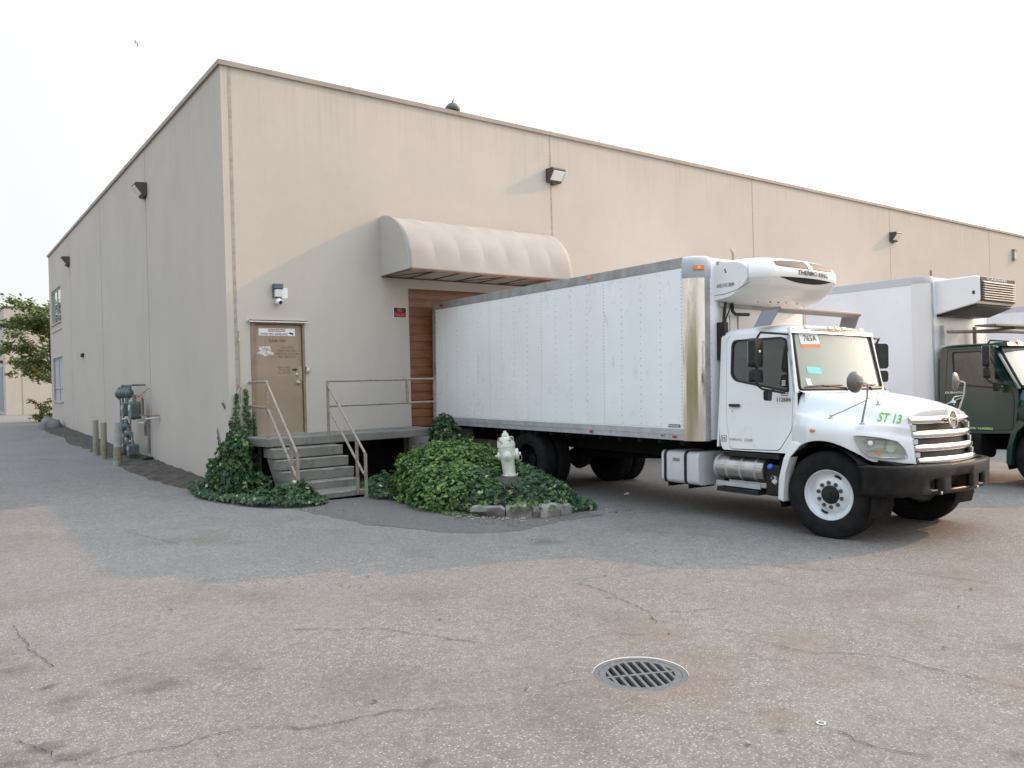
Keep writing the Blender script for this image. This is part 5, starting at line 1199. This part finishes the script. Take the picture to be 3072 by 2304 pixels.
# ivy ground cover
R1 = [(2.0, -2.2), (2.6, -2.0), (3.4, -2.3), (3.85, -3.2), (3.95, -4.3), (3.85, -5.2), (3.5, -5.72), (3.0, -5.70), (2.5, -5.62), (2.1, -5.42), (1.85, -5.05), (1.62, -4.5), (1.6, -3.6), (1.75, -2.8)]
R2 = [(1.58, -1.15), (1.56, -2.25), (1.45, -2.6), (1.62, -2.95), (1.95, -3.2), (2.6, -2.6), (3.6, -2.2), (3.65, -1.1)]
R3 = [(-.42, 1.3), (-.62, .3), (-.70, -.6), (-.55, -1.3), (-.42, -1.9), (-.15, -2.45), (.25, -2.75), (.62, -2.62), (.80, -2.25), (.70, -2.02), (.33, -2.0), (.30, -1.1), (.16, -.6), (.02, -.05), (-.02, .6)]
it = [i for i in field(R1, lambda x, y: .10 + .10 * max(0, 1 - ((x - 3.45) / .6) ** 2 - ((y + 3.7) / 1.0) ** 2), 5600, .066) if hyd_clear(i[0])]
it += field(R2, lambda x, y: .15 + .08 * noise.noise(V((x * 3, y * 3, 0))) + .2 * max(0, 1 - (math.hypot(x - 1.75, y + 2.2) / .45) ** 2), 3400, .066)
it += field(R3, lambda x, y: .14 + .10 * noise.noise(V((x * 3, y * 3, 7))) + .20 * max(0, 1 - (math.hypot(x - .25, y + 2.25) / .42) ** 2), 3400, .068)
o = leaves("ivy_ground_cover", it, IVY, m_ivy); tag(o, "dark ivy ground cover spreading round the steps and hydrant", None, None, "stuff")
it = [i for i in field([(1.5, -4.9), (1.75, -5.15), (2.0, -5.3), (1.6, -4.2)], lambda x, y: .03, 120, .055)] + [i for i in field([(.35, -2.2), (.75, -2.15), (.8, -2.5), (.4, -2.6)], lambda x, y: .06, 90, .05)] + [i for i in field([(.62, -1.98), (.95, -1.95), (.95, -2.12), (.62, -2.1)], lambda x, y: .05, 60, .045)]
for _ in range(230):      # sprays hanging over the kerb
    a = -1.40 - 1.05 * rv_.random(); r_ = rv_.uniform(.92, 1.06); u_ = noise.noise(V((a * 6, 2, 0)))
    if u_ < .02: continue
    x = 2.75 + (1.17 * r_) * math.cos(a); y = -3.9 + (1.84 * r_) * math.sin(a); it.append((V((x, y, zg(x, y) + .20 - .22 * max(0, r_ - .98) * 8 * rv_.random())), V((0, -.6, .8)) + rdir() * .6, rv_.uniform(.04, .07), rv_.uniform(0, 6.28)))
tag(leaves("ivy_shoots", it, IVY, m_ivyy), "bright young ivy shoots at the edges of the ground cover", None, None, "stuff")
# climbing ivy by the door
def climber():
    t = empty("climbing_ivy", (0, -.2, zg(0, 0))); o0 = V((0, -.2, zg(0, 0))); it = []; young = []
    def H_(x, y): return 1
    for cx_, cy_, cz_, qx, qy, qz, nn_ in ((-.22, -.95, -.72, .27, .42, .36, 900), (-.08, -.55, -.40, .30, .44, .44, 1500), (-.34, -.35, -.62, .18, .34, .34, 600), (.05, -1.25, -.80, .20, .30, .26, 450), (.06, -.28, -.18, .24, .24, .26, 650)):
        k_ = 0
        while k_ < nn_:
            d = rdir(); r_ = (1 - abs(rv_.gauss(0, .14))) * (1 + .4 * noise.noise(d * 1.9 + V((cx_ * 9, cy_, 0)))); p = V((cx_ + d.x * qx * r_, cy_ + d.y * qy * r_, cz_ + d.z * qz * r_)); k_ += 1
            if p.z < -.97 or p.y > -.01: continue
            it.append((p - o0, V((d.x, d.y * .7, .45)) + rdir() * .7, rv_.uniform(.045, .10), rv_.uniform(0, 6.28)))
    stems = []
    for x0, x1, zt, wd in ((.09, .115, .76, .075), (.31, .285, .84, .065), (.20, .19, .20, .04), (.0, .0, .28, .04), (.42, .43, .42, .02), (-.05, -.055, .08, .05)):
        pts = [V((x0 + (x1 - x0) * q / 6 + rv_.gauss(0, .01), -.015, -.8 + (zt + .8) * q / 6)) - o0 for q in range(7)]; stems.append(pts)
        n = int(170 * (zt + .9))
        for _ in range(n):
            u = rv_.random(); z = -.85 + (zt + .85) * u; k = wd * (1 - max(0, (u - .72) / .28) * .85); x = x0 + (x1 - x0) * u + rv_.gauss(0, k * .55); y = -.03 - abs(rv_.gauss(0, .05)) * (1.3 - u)
            (young if z > .28 and rv_.random() < .55 else it).append((V((x, y, z)) - o0, V((0, -1, .35)) + rdir() * .55, rv_.uniform(.034, .062), rv_.uniform(0, 6.28)))
    leaves("foliage", it, IVY, m_ivy, t); leaves("young_foliage", young, IVY, m_ivyy, t)
    for p in stems: MB().tube(p, .006, 5).build("stem", m_stem, t)
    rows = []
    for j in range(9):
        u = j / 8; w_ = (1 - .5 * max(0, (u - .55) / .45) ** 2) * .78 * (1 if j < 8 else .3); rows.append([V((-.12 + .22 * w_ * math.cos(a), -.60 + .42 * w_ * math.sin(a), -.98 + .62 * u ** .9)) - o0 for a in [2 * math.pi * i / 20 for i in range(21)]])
    MB().grid(rows).build("shade_core", m_inner, t, smooth=True)
    tag(t, "ivy climbing the wall corner left of the brown door", "ivy"); return t
climber()
# dried vine on the side wall
t = empty("dead_vine", (0, .25, -.9)); tag(t, "dried leafless vine stem clinging to the side wall near the corner", "vine")
for P in ([(-.02, .05, 0), (-.02, .12, .35), (-.03, .3, .75), (-.02, .42, 1.05)], [(-.02, .1, .55), (-.03, .3, .7), (-.02, .38, .8)], [(-.02, .05, .2), (-.04, .3, .35), (-.03, .36, .5)]):
    MB().tube(P, [.012, .012, .01, .006][:len(P)], 6).build("stem", M("dead_vine_brown", (.13, .12, .10), .9), t)
leaves("dry_leaves", [(V((-.035, .05 + .38 * (z / 1.05) + rv_.gauss(0, .02), z)), V((-1, 0, .2)) + rdir() * .5, rv_.uniform(.025, .05), rv_.uniform(0, 6.28)) for z in [rv_.uniform(.2, 1.0) for _ in range(70)]], IVY, M("dead_leaf", (.11, .105, .085), .9), t)
t = MB().tube([(-.01, .36, .62), (-.025, .30, .60), (-.02, .24, .55), (-.015, .20, .50)], [.006, .022, .018, .006], 6).build("vine_scrap", M("dry_scrap", (.12, .11, .10), .9)); tag(t, "small dark scrap of dried vine stuck on the side wall", "debris")
# ivy clump at the platform end
def clump(name, c, rx, ry, rz, n, size, shape, mat, label, cat, lump=.18, up=.4, zmin=None, cut=None, core=.8, pw=2.0, more=()):
    def ball(d): return 1.0 if pw == 2 else 1 / (abs(d.x) ** pw + abs(d.y) ** pw + abs(d.z) ** pw) ** (1 / pw)
    c = V(c); t = empty(name, (c.x, c.y, zg(c.x, c.y))); o0 = V((c.x, c.y, zg(c.x, c.y))); it = []
    while len(it) < n:
        d = rdir()
        if d.z < -.35: continue
        k = ball(d) + lump * noise.noise(d * 2.3 + c) + lump * .6 * noise.noise(d * 5.5 + c); r_ = 1 - abs(rv_.gauss(0, .07)); p = c + V((d.x * rx, d.y * ry, d.z * rz)) * k * r_
        if p.z < zg(p.x, p.y) + .02 or (cut and not cut(p)): continue
        nn = V((d.x / rx, d.y / ry, d.z / rz)).normalized(); it.append((p - o0, nn + V((0, 0, up)) + rdir() * .55, rv_.uniform(.7, 1.3) * size, rv_.uniform(0, 6.28)))
    for _ in range(int(n * .012)):      # stray shoots
        d = rdir(); d.z = abs(d.z) * .9 + .25; d.normalize(); k = 1 + lump * noise.noise(d * 2.3 + c) + lump * .6 * noise.noise(d * 5.5 + c)
        for q in range(6): it.append((c + V((d.x * rx, d.y * ry, d.z * rz)) * (k + .025 * q) + rdir() * .015 - o0, V((0, 0, 1)) + rdir(), size * rv_.uniform(.5, .85), rv_.uniform(0, 6.28)))
    for (ax, ay, az), qx, qy, qz, nn_ in more:
        k_ = 0
        while k_ < nn_:
            d = rdir(); r_ = (1 - abs(rv_.gauss(0, .10))) * (1 + .2 * noise.noise(d * 2.1 + c)); p = V((ax + d.x * qx * r_, ay + d.y * qy * r_, az + d.z * qz * r_))
            if p.z < zg(p.x, p.y) + .02 or (cut and not cut(p)): k_ += .3; continue
            it.append((p - o0, V((d.x, d.y, d.z + .5)) + rdir() * .6, rv_.uniform(.6, 1.35) * size, rv_.uniform(0, 6.28))); k_ += 1
    leaves("foliage", it, shape, mat, t); rows = []
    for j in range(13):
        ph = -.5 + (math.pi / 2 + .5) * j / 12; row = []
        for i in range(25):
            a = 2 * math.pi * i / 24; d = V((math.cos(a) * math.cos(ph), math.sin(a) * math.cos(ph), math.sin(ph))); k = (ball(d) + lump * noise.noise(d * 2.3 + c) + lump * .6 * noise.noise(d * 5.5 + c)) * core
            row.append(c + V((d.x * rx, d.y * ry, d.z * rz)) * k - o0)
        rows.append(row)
    MB().grid(rows).build("shade_core", m_inner, t, smooth=True)
    tag(t, label, cat); return t
clump("ivy_clump", (3.66, -1.35, -.30), .30, .32, .56, 1100, .075, IVY, m_ivy, "dark ivy clump on the landing end beside the truck's rear corner", "ivy")
clump("bush", (2.62, -3.28, -.98), 1.08, .98, .89, 6500, .064, OVAL, m_bush, "rounded bright green leafy bush left of the fire hydrant", "bush", lump=.13, cut=hyd_clear, core=.8, pw=2.3, more=[((1.95, -4.05, -1.0), .55, .75, .62, 2600), ((2.25, -4.55, -1.0), .45, .6, .42, 1500)])
# ------------------------------------------------------------------ hydrant
def hydrant():
    t = empty("fire_hydrant", (2.99, -4.268, -.66)); t.scale = (.96, .96, .96); t.rotation_euler = (0, rad(-4.6), rad(-37)); tag(t, "leaning white fire hydrant with chipped rusty paint among the ivy", "fire hydrant")
    m = NT("hydrant_paint"); c = m.co(); n = m.noise(c, 9, 6, .65); z = m.n('ShaderNodeSeparateXYZ', {0: c}).outputs[2]
    base = m.mix(m.mrange(m.noise(c, 5, 4), .4, .7, 0, .6), (.72, .74, .64), (.60, .61, .50))
    rust = m.math('MULTIPLY', m.mrange(n, .54, .58), m.mrange(z, .52, .62)); base = m.mix(rust, base, (.20, .075, .03))
    base = m.mix(m.math('MULTIPLY', m.mrange(m.noise(c, 24, 4), .70, .74), .6), base, (.10, .07, .05)); m.set('Base Color', base); m.set('Roughness', .45); m.set('Coat Weight', .2); m.bump(m.noise(c, 18, 4), .2, .01); m = m.m
    MB().lathe([(.13, -.25), (.13, .0), (.148, .0), (.148, .02), (.135, .024), (.135, .03), (.148, .034), (.148, .054), (.108, .062), (.104, .09), (.108, .24), (.122, .33), (.135, .42), (.14, .50), (.135, .505)], (0, 0, 0), (0, 0, 1), 36).build("barrel", m, t, smooth=True, angle=30)
    for i in range(8):
        a = 2 * math.pi * i / 8; MB().cyl((.138 * math.cos(a), .138 * math.sin(a), .055), (.138 * math.cos(a), .138 * math.sin(a), .072), .011, n=6).build("flange_bolt", m, t)
    MB().lathe([(.142, .505), (.150, .512), (.150, .53), (.145, .58), (.128, .665), (.10, .675), (.06, .678)], (0, 0, 0), (0, 0, 1), 10).build("bonnet", m, t, bevel=.006)
    MB().lathe([(.062, .676), (.06, .69), (.048, .735), (.03, .74), (.028, .745), (.024, .775), (.001, .776)], (0, 0, 0), (0, 0, 1), 8).build("operating_nut", m, t)
    for ax, r_, l_ in (((0, -1, 0), .062, .15), ((1, 0, 0), .085, .175), ((-1, 0, 0), .055, .145)):
        d = V(ax); c = V((0, 0, .375)); n_ = empty("nozzle", (0, 0, 0)); n_.parent = t
        MB().lathe([(r_ * .95, .08), (r_ * .9, l_ - .04), (r_ * 1.15, l_ - .035), (r_ * 1.15, l_ + .005), (r_ * .9, l_ + .015), (r_ * .35, l_ + .018), (r_ * .35, l_ + .045), (r_ * .28, l_ + .05), (.001, l_ + .05)], c, d, 24).build("nozzle_cap", m, n_, smooth=True, angle=30)
    MB().tube([(.20, 0, .375), (.235, 0, .33), (.225, 0, .27), (.17, -.02, .27), (.14, -.03, .30)], .005, 5).build("chain", m_steel, t)
hydrant()
# ------------------------------------------------------------------ broken kerb
m_kerb = M("kerb_concrete", (.30, .285, .255), .92, col2=(.15, .14, .12), scale=5, bump=.9, bscale=24)
def kerb_stone(a0, a1, h, label, lean=0., seed=0, wd=.17, sink=0.):
    rnd = random.Random(seed); rows = []; n = 8
    for i in range(n + 1):
        a = a0 + (a1 - a0) * i / n; row = []
        e_ = .8 if i in (0, n) else 1
        for q, (o_, z_) in enumerate([(.02, -.08), (.03, .02), (.025, h * .6), (.0, h * .9), (-.04, h), (-.11, h), (-wd, h * .93), (-wd, -.08)]):
            ra, rb = 1.17 + o_ + lean * z_, 1.84 + o_ + lean * z_; x = 2.75 + ra * math.cos(a); y = -3.9 + rb * math.sin(a); dd_ = .03 * noise.noise(V((x * 5, y * 5, q * 1.3 + seed)))
            row.append(V((x + dd_, y + dd_, zg(x, y) + z_ * e_ - sink + dd_)))
        rows.append(row)
    o = MB().rings(rows).build("kerb_stone", m_kerb, smooth=True, angle=45); o.data.transform(Matrix.Identity(4)); tag(o, label, "kerb stone", "broken concrete kerb pieces round the planting bed"); return o
ag = [-2.42, -2.13, -1.90, -1.83, -1.56, -1.44]
kerb_stone(-2.52, -2.20, .16, "leftmost broken kerb piece, tilted outwards with rubble before it", .55, 1, .15)
kerb_stone(-2.19, -1.925, .18, "kerb piece between the tilted left one and the narrow cracked one", .1, 2)
kerb_stone(-1.92, -1.838, .165, "narrow cracked kerb piece in the middle of the row", .15, 3)
kerb_stone(-1.833, -1.575, .18, "longest rust-stained kerb piece below the hydrant", .12, 4)
kerb_stone(-1.568, -1.36, .15, "rightmost kerb piece half hidden under ivy", .1, 5)
# ------------------------------------------------------------------ bollards
m_bol = NT("bollard_paint"); c = m_bol.co(); z = m_bol.n('ShaderNodeSeparateXYZ', {0: c}).outputs[2]
base = m_bol.ramp(m_bol.noise(c, 4.5, 6, .7), [(.3, (.15, .16, .16)), (.45, (.26, .25, .20)), (.58, (.28, .25, .16)), (.68, (.25, .245, .22)), (.78, (.14, .08, .05))]); m_bol.set('Base Color', base); m_bol.set('Roughness', .85); m_bol.bump(m_bol.noise(c, 30, 4), .3); m_bol = m_bol.m
for i, (x, y, hgt, r_, lean, lab) in enumerate(((-.80, 8.50, .92, .07, 0, "worn yellow-grey steel bollard farthest along the side wall"), (-.80, 7.43, .91, .07, .01, "middle worn steel bollard before the gas meters"), (-.76, 6.02, .98, .085, .05, "nearest bollard, pale grey and leaning, with a ragged top"))):
    t = empty("bollard", (x, y, zg(x, y) - .02)); t.rotation_euler = (0, lean, 0); t.scale = (1, 1, 1)
    MB().lathe([(r_, -.1), (r_, hgt), (r_ * .9, hgt + .012), (.001, hgt + .02)], (0, 0, 0), (0, 0, 1), 20).build("post", m_bol if i < 2 else M("pale_bollard", (.34, .36, .36), .85, col2=(.24, .24, .2), scale=6, bump=.3), t, smooth=True)
    MB().lathe([(r_ + .003, .1), (r_ + .003, .22 + .1 * i)], (0, 0, 0), (0, 0, 1), 20, cap=False).build("paint_band", M("band_yellow", (.27, .245, .15), .85, col2=(.2, .2, .18), scale=9), t, smooth=True)
    tag(t, lab, "bollard", "old steel bollards beside the side wall")
# ------------------------------------------------------------------ gas meters
def gas():
    t = empty("gas_meter_set", (-.02, 7.2, -.75)); tag(t, "cluster of grey-green gas meters and pipes on the side wall", "gas meter"); o0 = V((-.02, 7.2, -.75))
    mp = M("pipe_grey", (.24, .25, .25), .6, .3, col2=(.14, .11, .09), scale=12); mr = M("regulator_blue_grey", (.13, .165, .178), .5, .2, col2=(.08, .10, .105), scale=9); mg = M("meter_green", (.08, .115, .105), .5, .2, col2=(.12, .15, .14), scale=7); mc = M("copper_pipe", (.30, .15, .10), .5, .6); mw = M("pipe_pale", (.48, .48, .45), .6)
    def tb(pts, r_, m, name="pipe"): MB().tube([V(p) - o0 for p in pts], r_, 8).build(name, m, t, smooth=True)
    tb([(-.3, 7.62, -.3), (-.3, 7.62, 1.05), (-.3, 6.4, 1.03), (-.02, 6.4, 1.03)], .02, mp)
    tb([(-.3, 7.62, .20), (-.3, 6.3, .22)], .022, mw); tb([(-.3, 7.5, .60), (-.3, 6.9, .60)], .02, mp)
    def reg(y, z, r_=.12):
        g = empty("regulator", V((-.32, y, z)) - o0); g.parent = t
        MB().lathe([(.03, -.10), (r_ * .5, -.07), (r_, -.02), (r_ * 1.05, 0), (r_, .02), (r_ * .5, .07), (.03, .09), (.001, .09)], (0, 0, 0), (-.5, .86, 0), 24).build("regulator_disc", mr, g, smooth=True, angle=50)
        MB().cyl((0, 0, -.16), (0, 0, .17), .024, n=10).cyl((0, 0, .10), (0, 0, .15), .04, n=8).build("regulator_body", mp, g)
    for y, z in ((7.95, .83), (7.55, .84), (7.15, .85), (6.75, .84)): reg(y, z)
    for y in (7.75, 7.4, 7.0, 6.7): tb([(-.3, y, 1.04), (-.3, y, .90)], .026, mp, "valve_pipe")
    for y, z in ((7.6, .0), (7.15, .02), (6.95, -.16)): reg(y, z, .10)
    def meter(y, z, s, m):
        g = empty("meter", V((-.30, y, z)) - o0); g.parent = t
        MB().plate(rrect(-.17 * s, .17 * s, -.22 * s, .16 * s, .07 * s), [], lambda u, v, w_: V((-.11 + w_ * .22, u, v))).build("meter_case", m, g, bevel=.02, seg=3)
        MB().lathe([(.07 * s, 0), (.065 * s, .02), (.001, .02)], (-.11, 0, .02), (-1, 0, 0), 16).build("meter_dial", mw, g)
        for dy in (-.09 * s, .09 * s): MB().cyl((0, dy, .1 * s), (0, dy, .30 * s), .022, n=8).build("meter_union", mp, g)
    meter(7.15, .46, .85, mg); meter(6.3, .46, 1.1, mg); meter(7.75, -.48, .75, mg); meter(7.25, -.48, .65, mg); meter(6.6, -.52, .75, mr)
    tb([(-.3, 6.25, .80), (-.3, 5.55, .77), (-.3, 5.45, .72), (-.3, 5.45, .33)], .02, mc, "copper_pipe"); tb([(-.25, 5.62, .70), (-.25, 5.62, .33)], .02, mc, "copper_pipe"); tb([(-.3, 5.7, .32), (-.15, 5.2, .31), (-.02, 5.1, .31)], .016, mc, "copper_pipe")
    tb([(-.28, 5.9, .14), (-.28, 5.4, .14), (-.25, 5.3, .24), (-.02, 5.1, .25)], .022, mw); tb([(-.3, 6.6, -.1), (-.3, 6.6, -.35)], .02, mp); tb([(-.3, 7.95, .70), (-.3, 7.95, -.1), (-.3, 7.7, -.2)], .018, mp); tb([(-.3, 6.8, .2), (-.3, 6.8, -.2), (-.3, 6.9, -.3)], .02, mp)
    tb([(-.02, 6.0, .95), (-.3, 6.15, .70)], .008, mp, "brace")
    MB().box(-.04, 0, 6.1, 6.25, -.6, .3, Matrix.Translation(-o0)).box(-.04, 0, 6.5, 6.6, -.2, .2, Matrix.Translation(-o0)).build("wall_strut", mp, t)
gas()
t = MB().box(-.22, -.03, 5.75, 6.35, 0, .07).build("drain_pad", m_blk, bevel=.02); t.location = (0, 0, zg(0, 6) + .06); tag(t, "flat black pad on the soil at the foot of the side wall", "pad")
# grime patch where the meters hang stays on the wall paint
t = MB().box(-.06, 0, 15.35, 15.75, 2.1, 2.22).build("wall_vent", m_dark, bevel=.015); tag(t, "tiny dark vent hood midway along the side wall", "vent")
# ------------------------------------------------------------------ rock
def rock():
    mb = MB(); bmesh.ops.create_icosphere(mb.bm, subdivisions=3, radius=1)
    for v in mb.bm.verts:
        d = v.co.normalized(); k = 1 + .22 * noise.noise(d * 1.6 + V((3, 1, 2))) + .06 * noise.noise(d * 5); v.co = V((d.x * .36 * k, d.y * .62 * k, max(-.2, d.z) * .50 * k * (1.0 - .25 * d.x)))
    o = mb.build("boulder", M("rock_grey", (.21, .205, .19), .9, col2=(.13, .125, .115), scale=4, bump=.7, bscale=9), smooth=True, angle=60); o.location = (-.42, 20.6, zg(0, 20.6) - .02); o.rotation_euler = (0, 0, .2)
    tag(o, "grey boulder at the far corner of the side wall", "boulder")
rock()
# ------------------------------------------------------------------ tree and shrub beyond the corner
def tree(name, base, hgt, spread, n, label, cat, lean=(0, 0), low=.3, mat=None, leaf=.13):
    t = empty(name, base); rnd = random.Random(4); stems = []; tips = []
    trunk = [V((0, 0, 0)), V((.05, .02, hgt * .2)), V((lean[0] * .3, lean[1] * .3, hgt * .45)), V((lean[0] * .6, lean[1] * .6, hgt * .7)), V((lean[0], lean[1], hgt * .93))]
    MB().tube(trunk, [.12, .10, .075, .045, .015], 8).build("trunk", m_stem, t, smooth=True)
    mb = MB()
    for i in range(n):
        f = rnd.uniform(low, .95); k = int(f * 4); p0 = trunk[k].lerp(trunk[min(k + 1, 4)], f * 4 - k); a = rnd.uniform(0, 6.28); L_ = spread * (1.15 - .75 * abs(f - .45)) * rnd.uniform(.55, 1.05)
        d = V((math.cos(a), math.sin(a), rnd.uniform(.15, .7))); p1 = p0 + d * L_ * .5 + V((0, 0, -.05)); p2 = p0 + V((d.x, d.y, d.z * .8)) * L_
        mb.tube([p0, p1, p2], [.03, .018, .006], 5)
        for q in (.45, .7, .9, 1.0): tips.append((p0.lerp(p1, q * 2) if q < .5 else p1.lerp(p2, (q - .5) * 2), .30 * spread * (1.1 - q * .45)))
        for _ in range(2):
            s_ = p1.lerp(p2, rnd.random()); e_ = s_ + V((rnd.gauss(0, 1), rnd.gauss(0, 1), rnd.gauss(0, .6))) * spread * .22; mb.tube([s_, e_], [.01, .004], 4); tips.append((e_, .17 * spread))
    mb.build("limbs", m_stem, t)
    it = []
    for p, r_ in tips:
        for _ in range(int(52 * min(1, r_ / .5))): q = p + V((rnd.gauss(0, 1), rnd.gauss(0, 1), rnd.gauss(0, .55))) * r_ * .42; it.append((q, V((0, 0, 1)) + rdir() * .8, leaf * rnd.uniform(.7, 1.3), rnd.uniform(0, 6.28)))
    leaves("crown", it, OVAL, mat or m_tree, t); tag(t, label, cat); return t
tree("tree", (.55, 27.6, -.34), 5.6, 2.1, 30, "leafy young tree standing beyond the far corner of the side wall", "tree", (-.25, 0), .32, leaf=.17)
tree("shrub", (-.05, 27.3, -.34), .95, .62, 14, "small shrub at the foot of the far corner below the tree", "shrub", (0, 0), .05, leaf=.09)
# ------------------------------------------------------------------ far building
fbd = empty("far_building", (.05, 47.0, -.3)); tag(fbd, "pale beige concrete building far off behind the tree", "warehouse")
m_wall2 = wallmat("painted_concrete_far", .97)
MB().box(0, 42, 0, 20, -.3, 7.0).build("wall", m_wall2, fbd); MB().box(-.05, 42, -.05, .3, 7.0, 7.12).box(-.05, .3, .3, 20, 7.0, 7.12).build("cap_flashing", m_cap, fbd)
MB().box(.9, .96, -.01, .005, -.1, 6.99).build("joint_seal", m_caulk, fbd)
MB().box(-.02, .0, 2, 5, .2, 3.2).build("loading_door", M("grey_door", (.2, .24, .26), .6), fbd); MB().box(-.02, 0, 6.5, 8, 3.4, 6).build("window", m_glass_up, fbd)
MB().box(-.5, .0, 1.6, 1.9, 3.4, 3.6).build("wall_light", m_bronze, fbd)
t = MB().lathe([(.16, 0), (.14, .14), (.05, .2), (.001, .2)], (3.6, 46.98, 4.35), (0, -1, 0), 14).build("flood_lamp", m_lens, smooth=True); tag(t, "small white dome lamp on the far building's lit wall", "wall light")
# gull
mb = MB(); mb.tube([(-.05, -.28, 0), (.0, 0, .03), (0, .25, 0)], [.02, .09, .02], 8)
bd = empty("gull", (9.28, 50.54, 27.49)); bd.rotation_euler = (0, .2, .9); bd.scale = (.55, .55, .55); tag(bd, "small gull gliding high in the pale sky", "bird")
mb.build("body", M("gull_grey", (.66, .66, .66), .8), bd, smooth=True)
for s in (1, -1): MB().grid([[V((s * x, y + sw, z)) for y in (-.09, .0, .09)] for x, z, sw in ((0, .04, 0), (.3, .17, -.02), (.62, .06, .05), (.75, .0, .09))]).build("wing", M("gull_wing", (.6, .6, .6), .8), bd, solid=.012)
# ------------------------------------------------------------------ litter: dry leaves, rubble, paper scraps
it = []; rnd = random.Random(9)
for P, n in (([(-.75, 4), (-.3, 4), (-.05, .5), (-.6, .2)], 60), ([(1.4, -4.9), (1.9, -5.5), (3.2, -6.1), (1.6, -6.1)], 60), ([(3.3, -5.9), (4.1, -5.5), (4.2, -6.2), (3.4, -6.3)], 40), ([(-.9, 15), (-.1, 15), (-.1, 4), (-.8, 4)], 70), ([(-.4, -2.7), (.9, -2.6), (1.6, -3.4), (-.2, -3.4)], 30), ([(-4, -12), (3, -12.5), (4, -8), (-3, -5)], 60)):
    k = 0
    while k < n:
        x = rnd.uniform(min(p[0] for p in P), max(p[0] for p in P)); y = rnd.uniform(min(p[1] for p in P), max(p[1] for p in P))
        if inpoly(x, y, P): it.append((V((x, y, zg(x, y) + (.075 if -.8 < x < 0 and y > .5 else .012))), V((0, 0, 1)) + rdir() * .5, rnd.uniform(.015, .04), rnd.uniform(0, 6.28))); k += 1
tag(leaves("dry_leaf_litter", it, OVAL, leafmat("dry_leaf", [(0, (.06, .045, .03)), (.6, (.18, .13, .08)), (.85, (.3, .27, .2)), (1, (.5, .48, .42))], .8, .2)), "scattered dry leaves and crumbs on the ground", None, None, "stuff")
mb = MB()
for _ in range(70):
    a = rnd.uniform(-2.6, -2.0); r_ = rnd.uniform(1.22, 1.42) if rnd.random() < .7 else rnd.uniform(1.2, 1.6); x = 2.75 + r_ * math.cos(a); y = -3.9 + (r_ + .65) * math.sin(a); s = rnd.uniform(.006, .022)
    mb.box(-s, s, -s * .8, s * .8, -s * .5, s * .6, Matrix.Translation((x, y, zg(x, y) + s * .6)) @ Matrix.Rotation(rnd.uniform(0, 3), 4, 'Z') @ Matrix.Rotation(rnd.uniform(-.5, .5), 4, 'X'))
tag(mb.build("concrete_rubble", m_kerb), "small concrete crumbs before the leftmost kerb piece", None, None, "stuff")
for x, y, s, lab in ((4.9, -4.9, .06, "white paper scrap lying under the truck"), (-.55, 1.9, .03, "tiny white scrap at the soil edge by the side wall")):
    o = MB().plate([(-s, -s * .5), (s * .6, -s * .7), (s, s * .3), (-s * .3, s * .6)], [], lambda u, v, w_: V((u, v, w_ * .01 + .3 * abs(u) * w_))).build("paper_scrap", m_white); o.location = (x, y, zg(x, y) + .012); tag(o, lab, "litter")
# ------------------------------------------------------------------ unseen belt of trees, added for chrome and glass to reflect
it = []
for _ in range(2600):
    s = rnd.random(); x = -34 - 5 * rnd.random() + 8 * math.sin(s * 5); y = -55 + 75 * s; z = -1 + 8.5 * rnd.random() ** .8 * (.7 + .3 * noise.noise(V((y * .2, 0, 0)))); it.append((V((x, y, z)), V((1, 0, .4)) + rdir() * .7, rnd.uniform(.8, 1.5), rnd.uniform(0, 6.28)))
tag(leaves("added_woodland", it, OVAL, m_tree), "unseen belt of trees added behind the camera for reflections", None, None, "stuff")
bpy.context.view_layer.update()
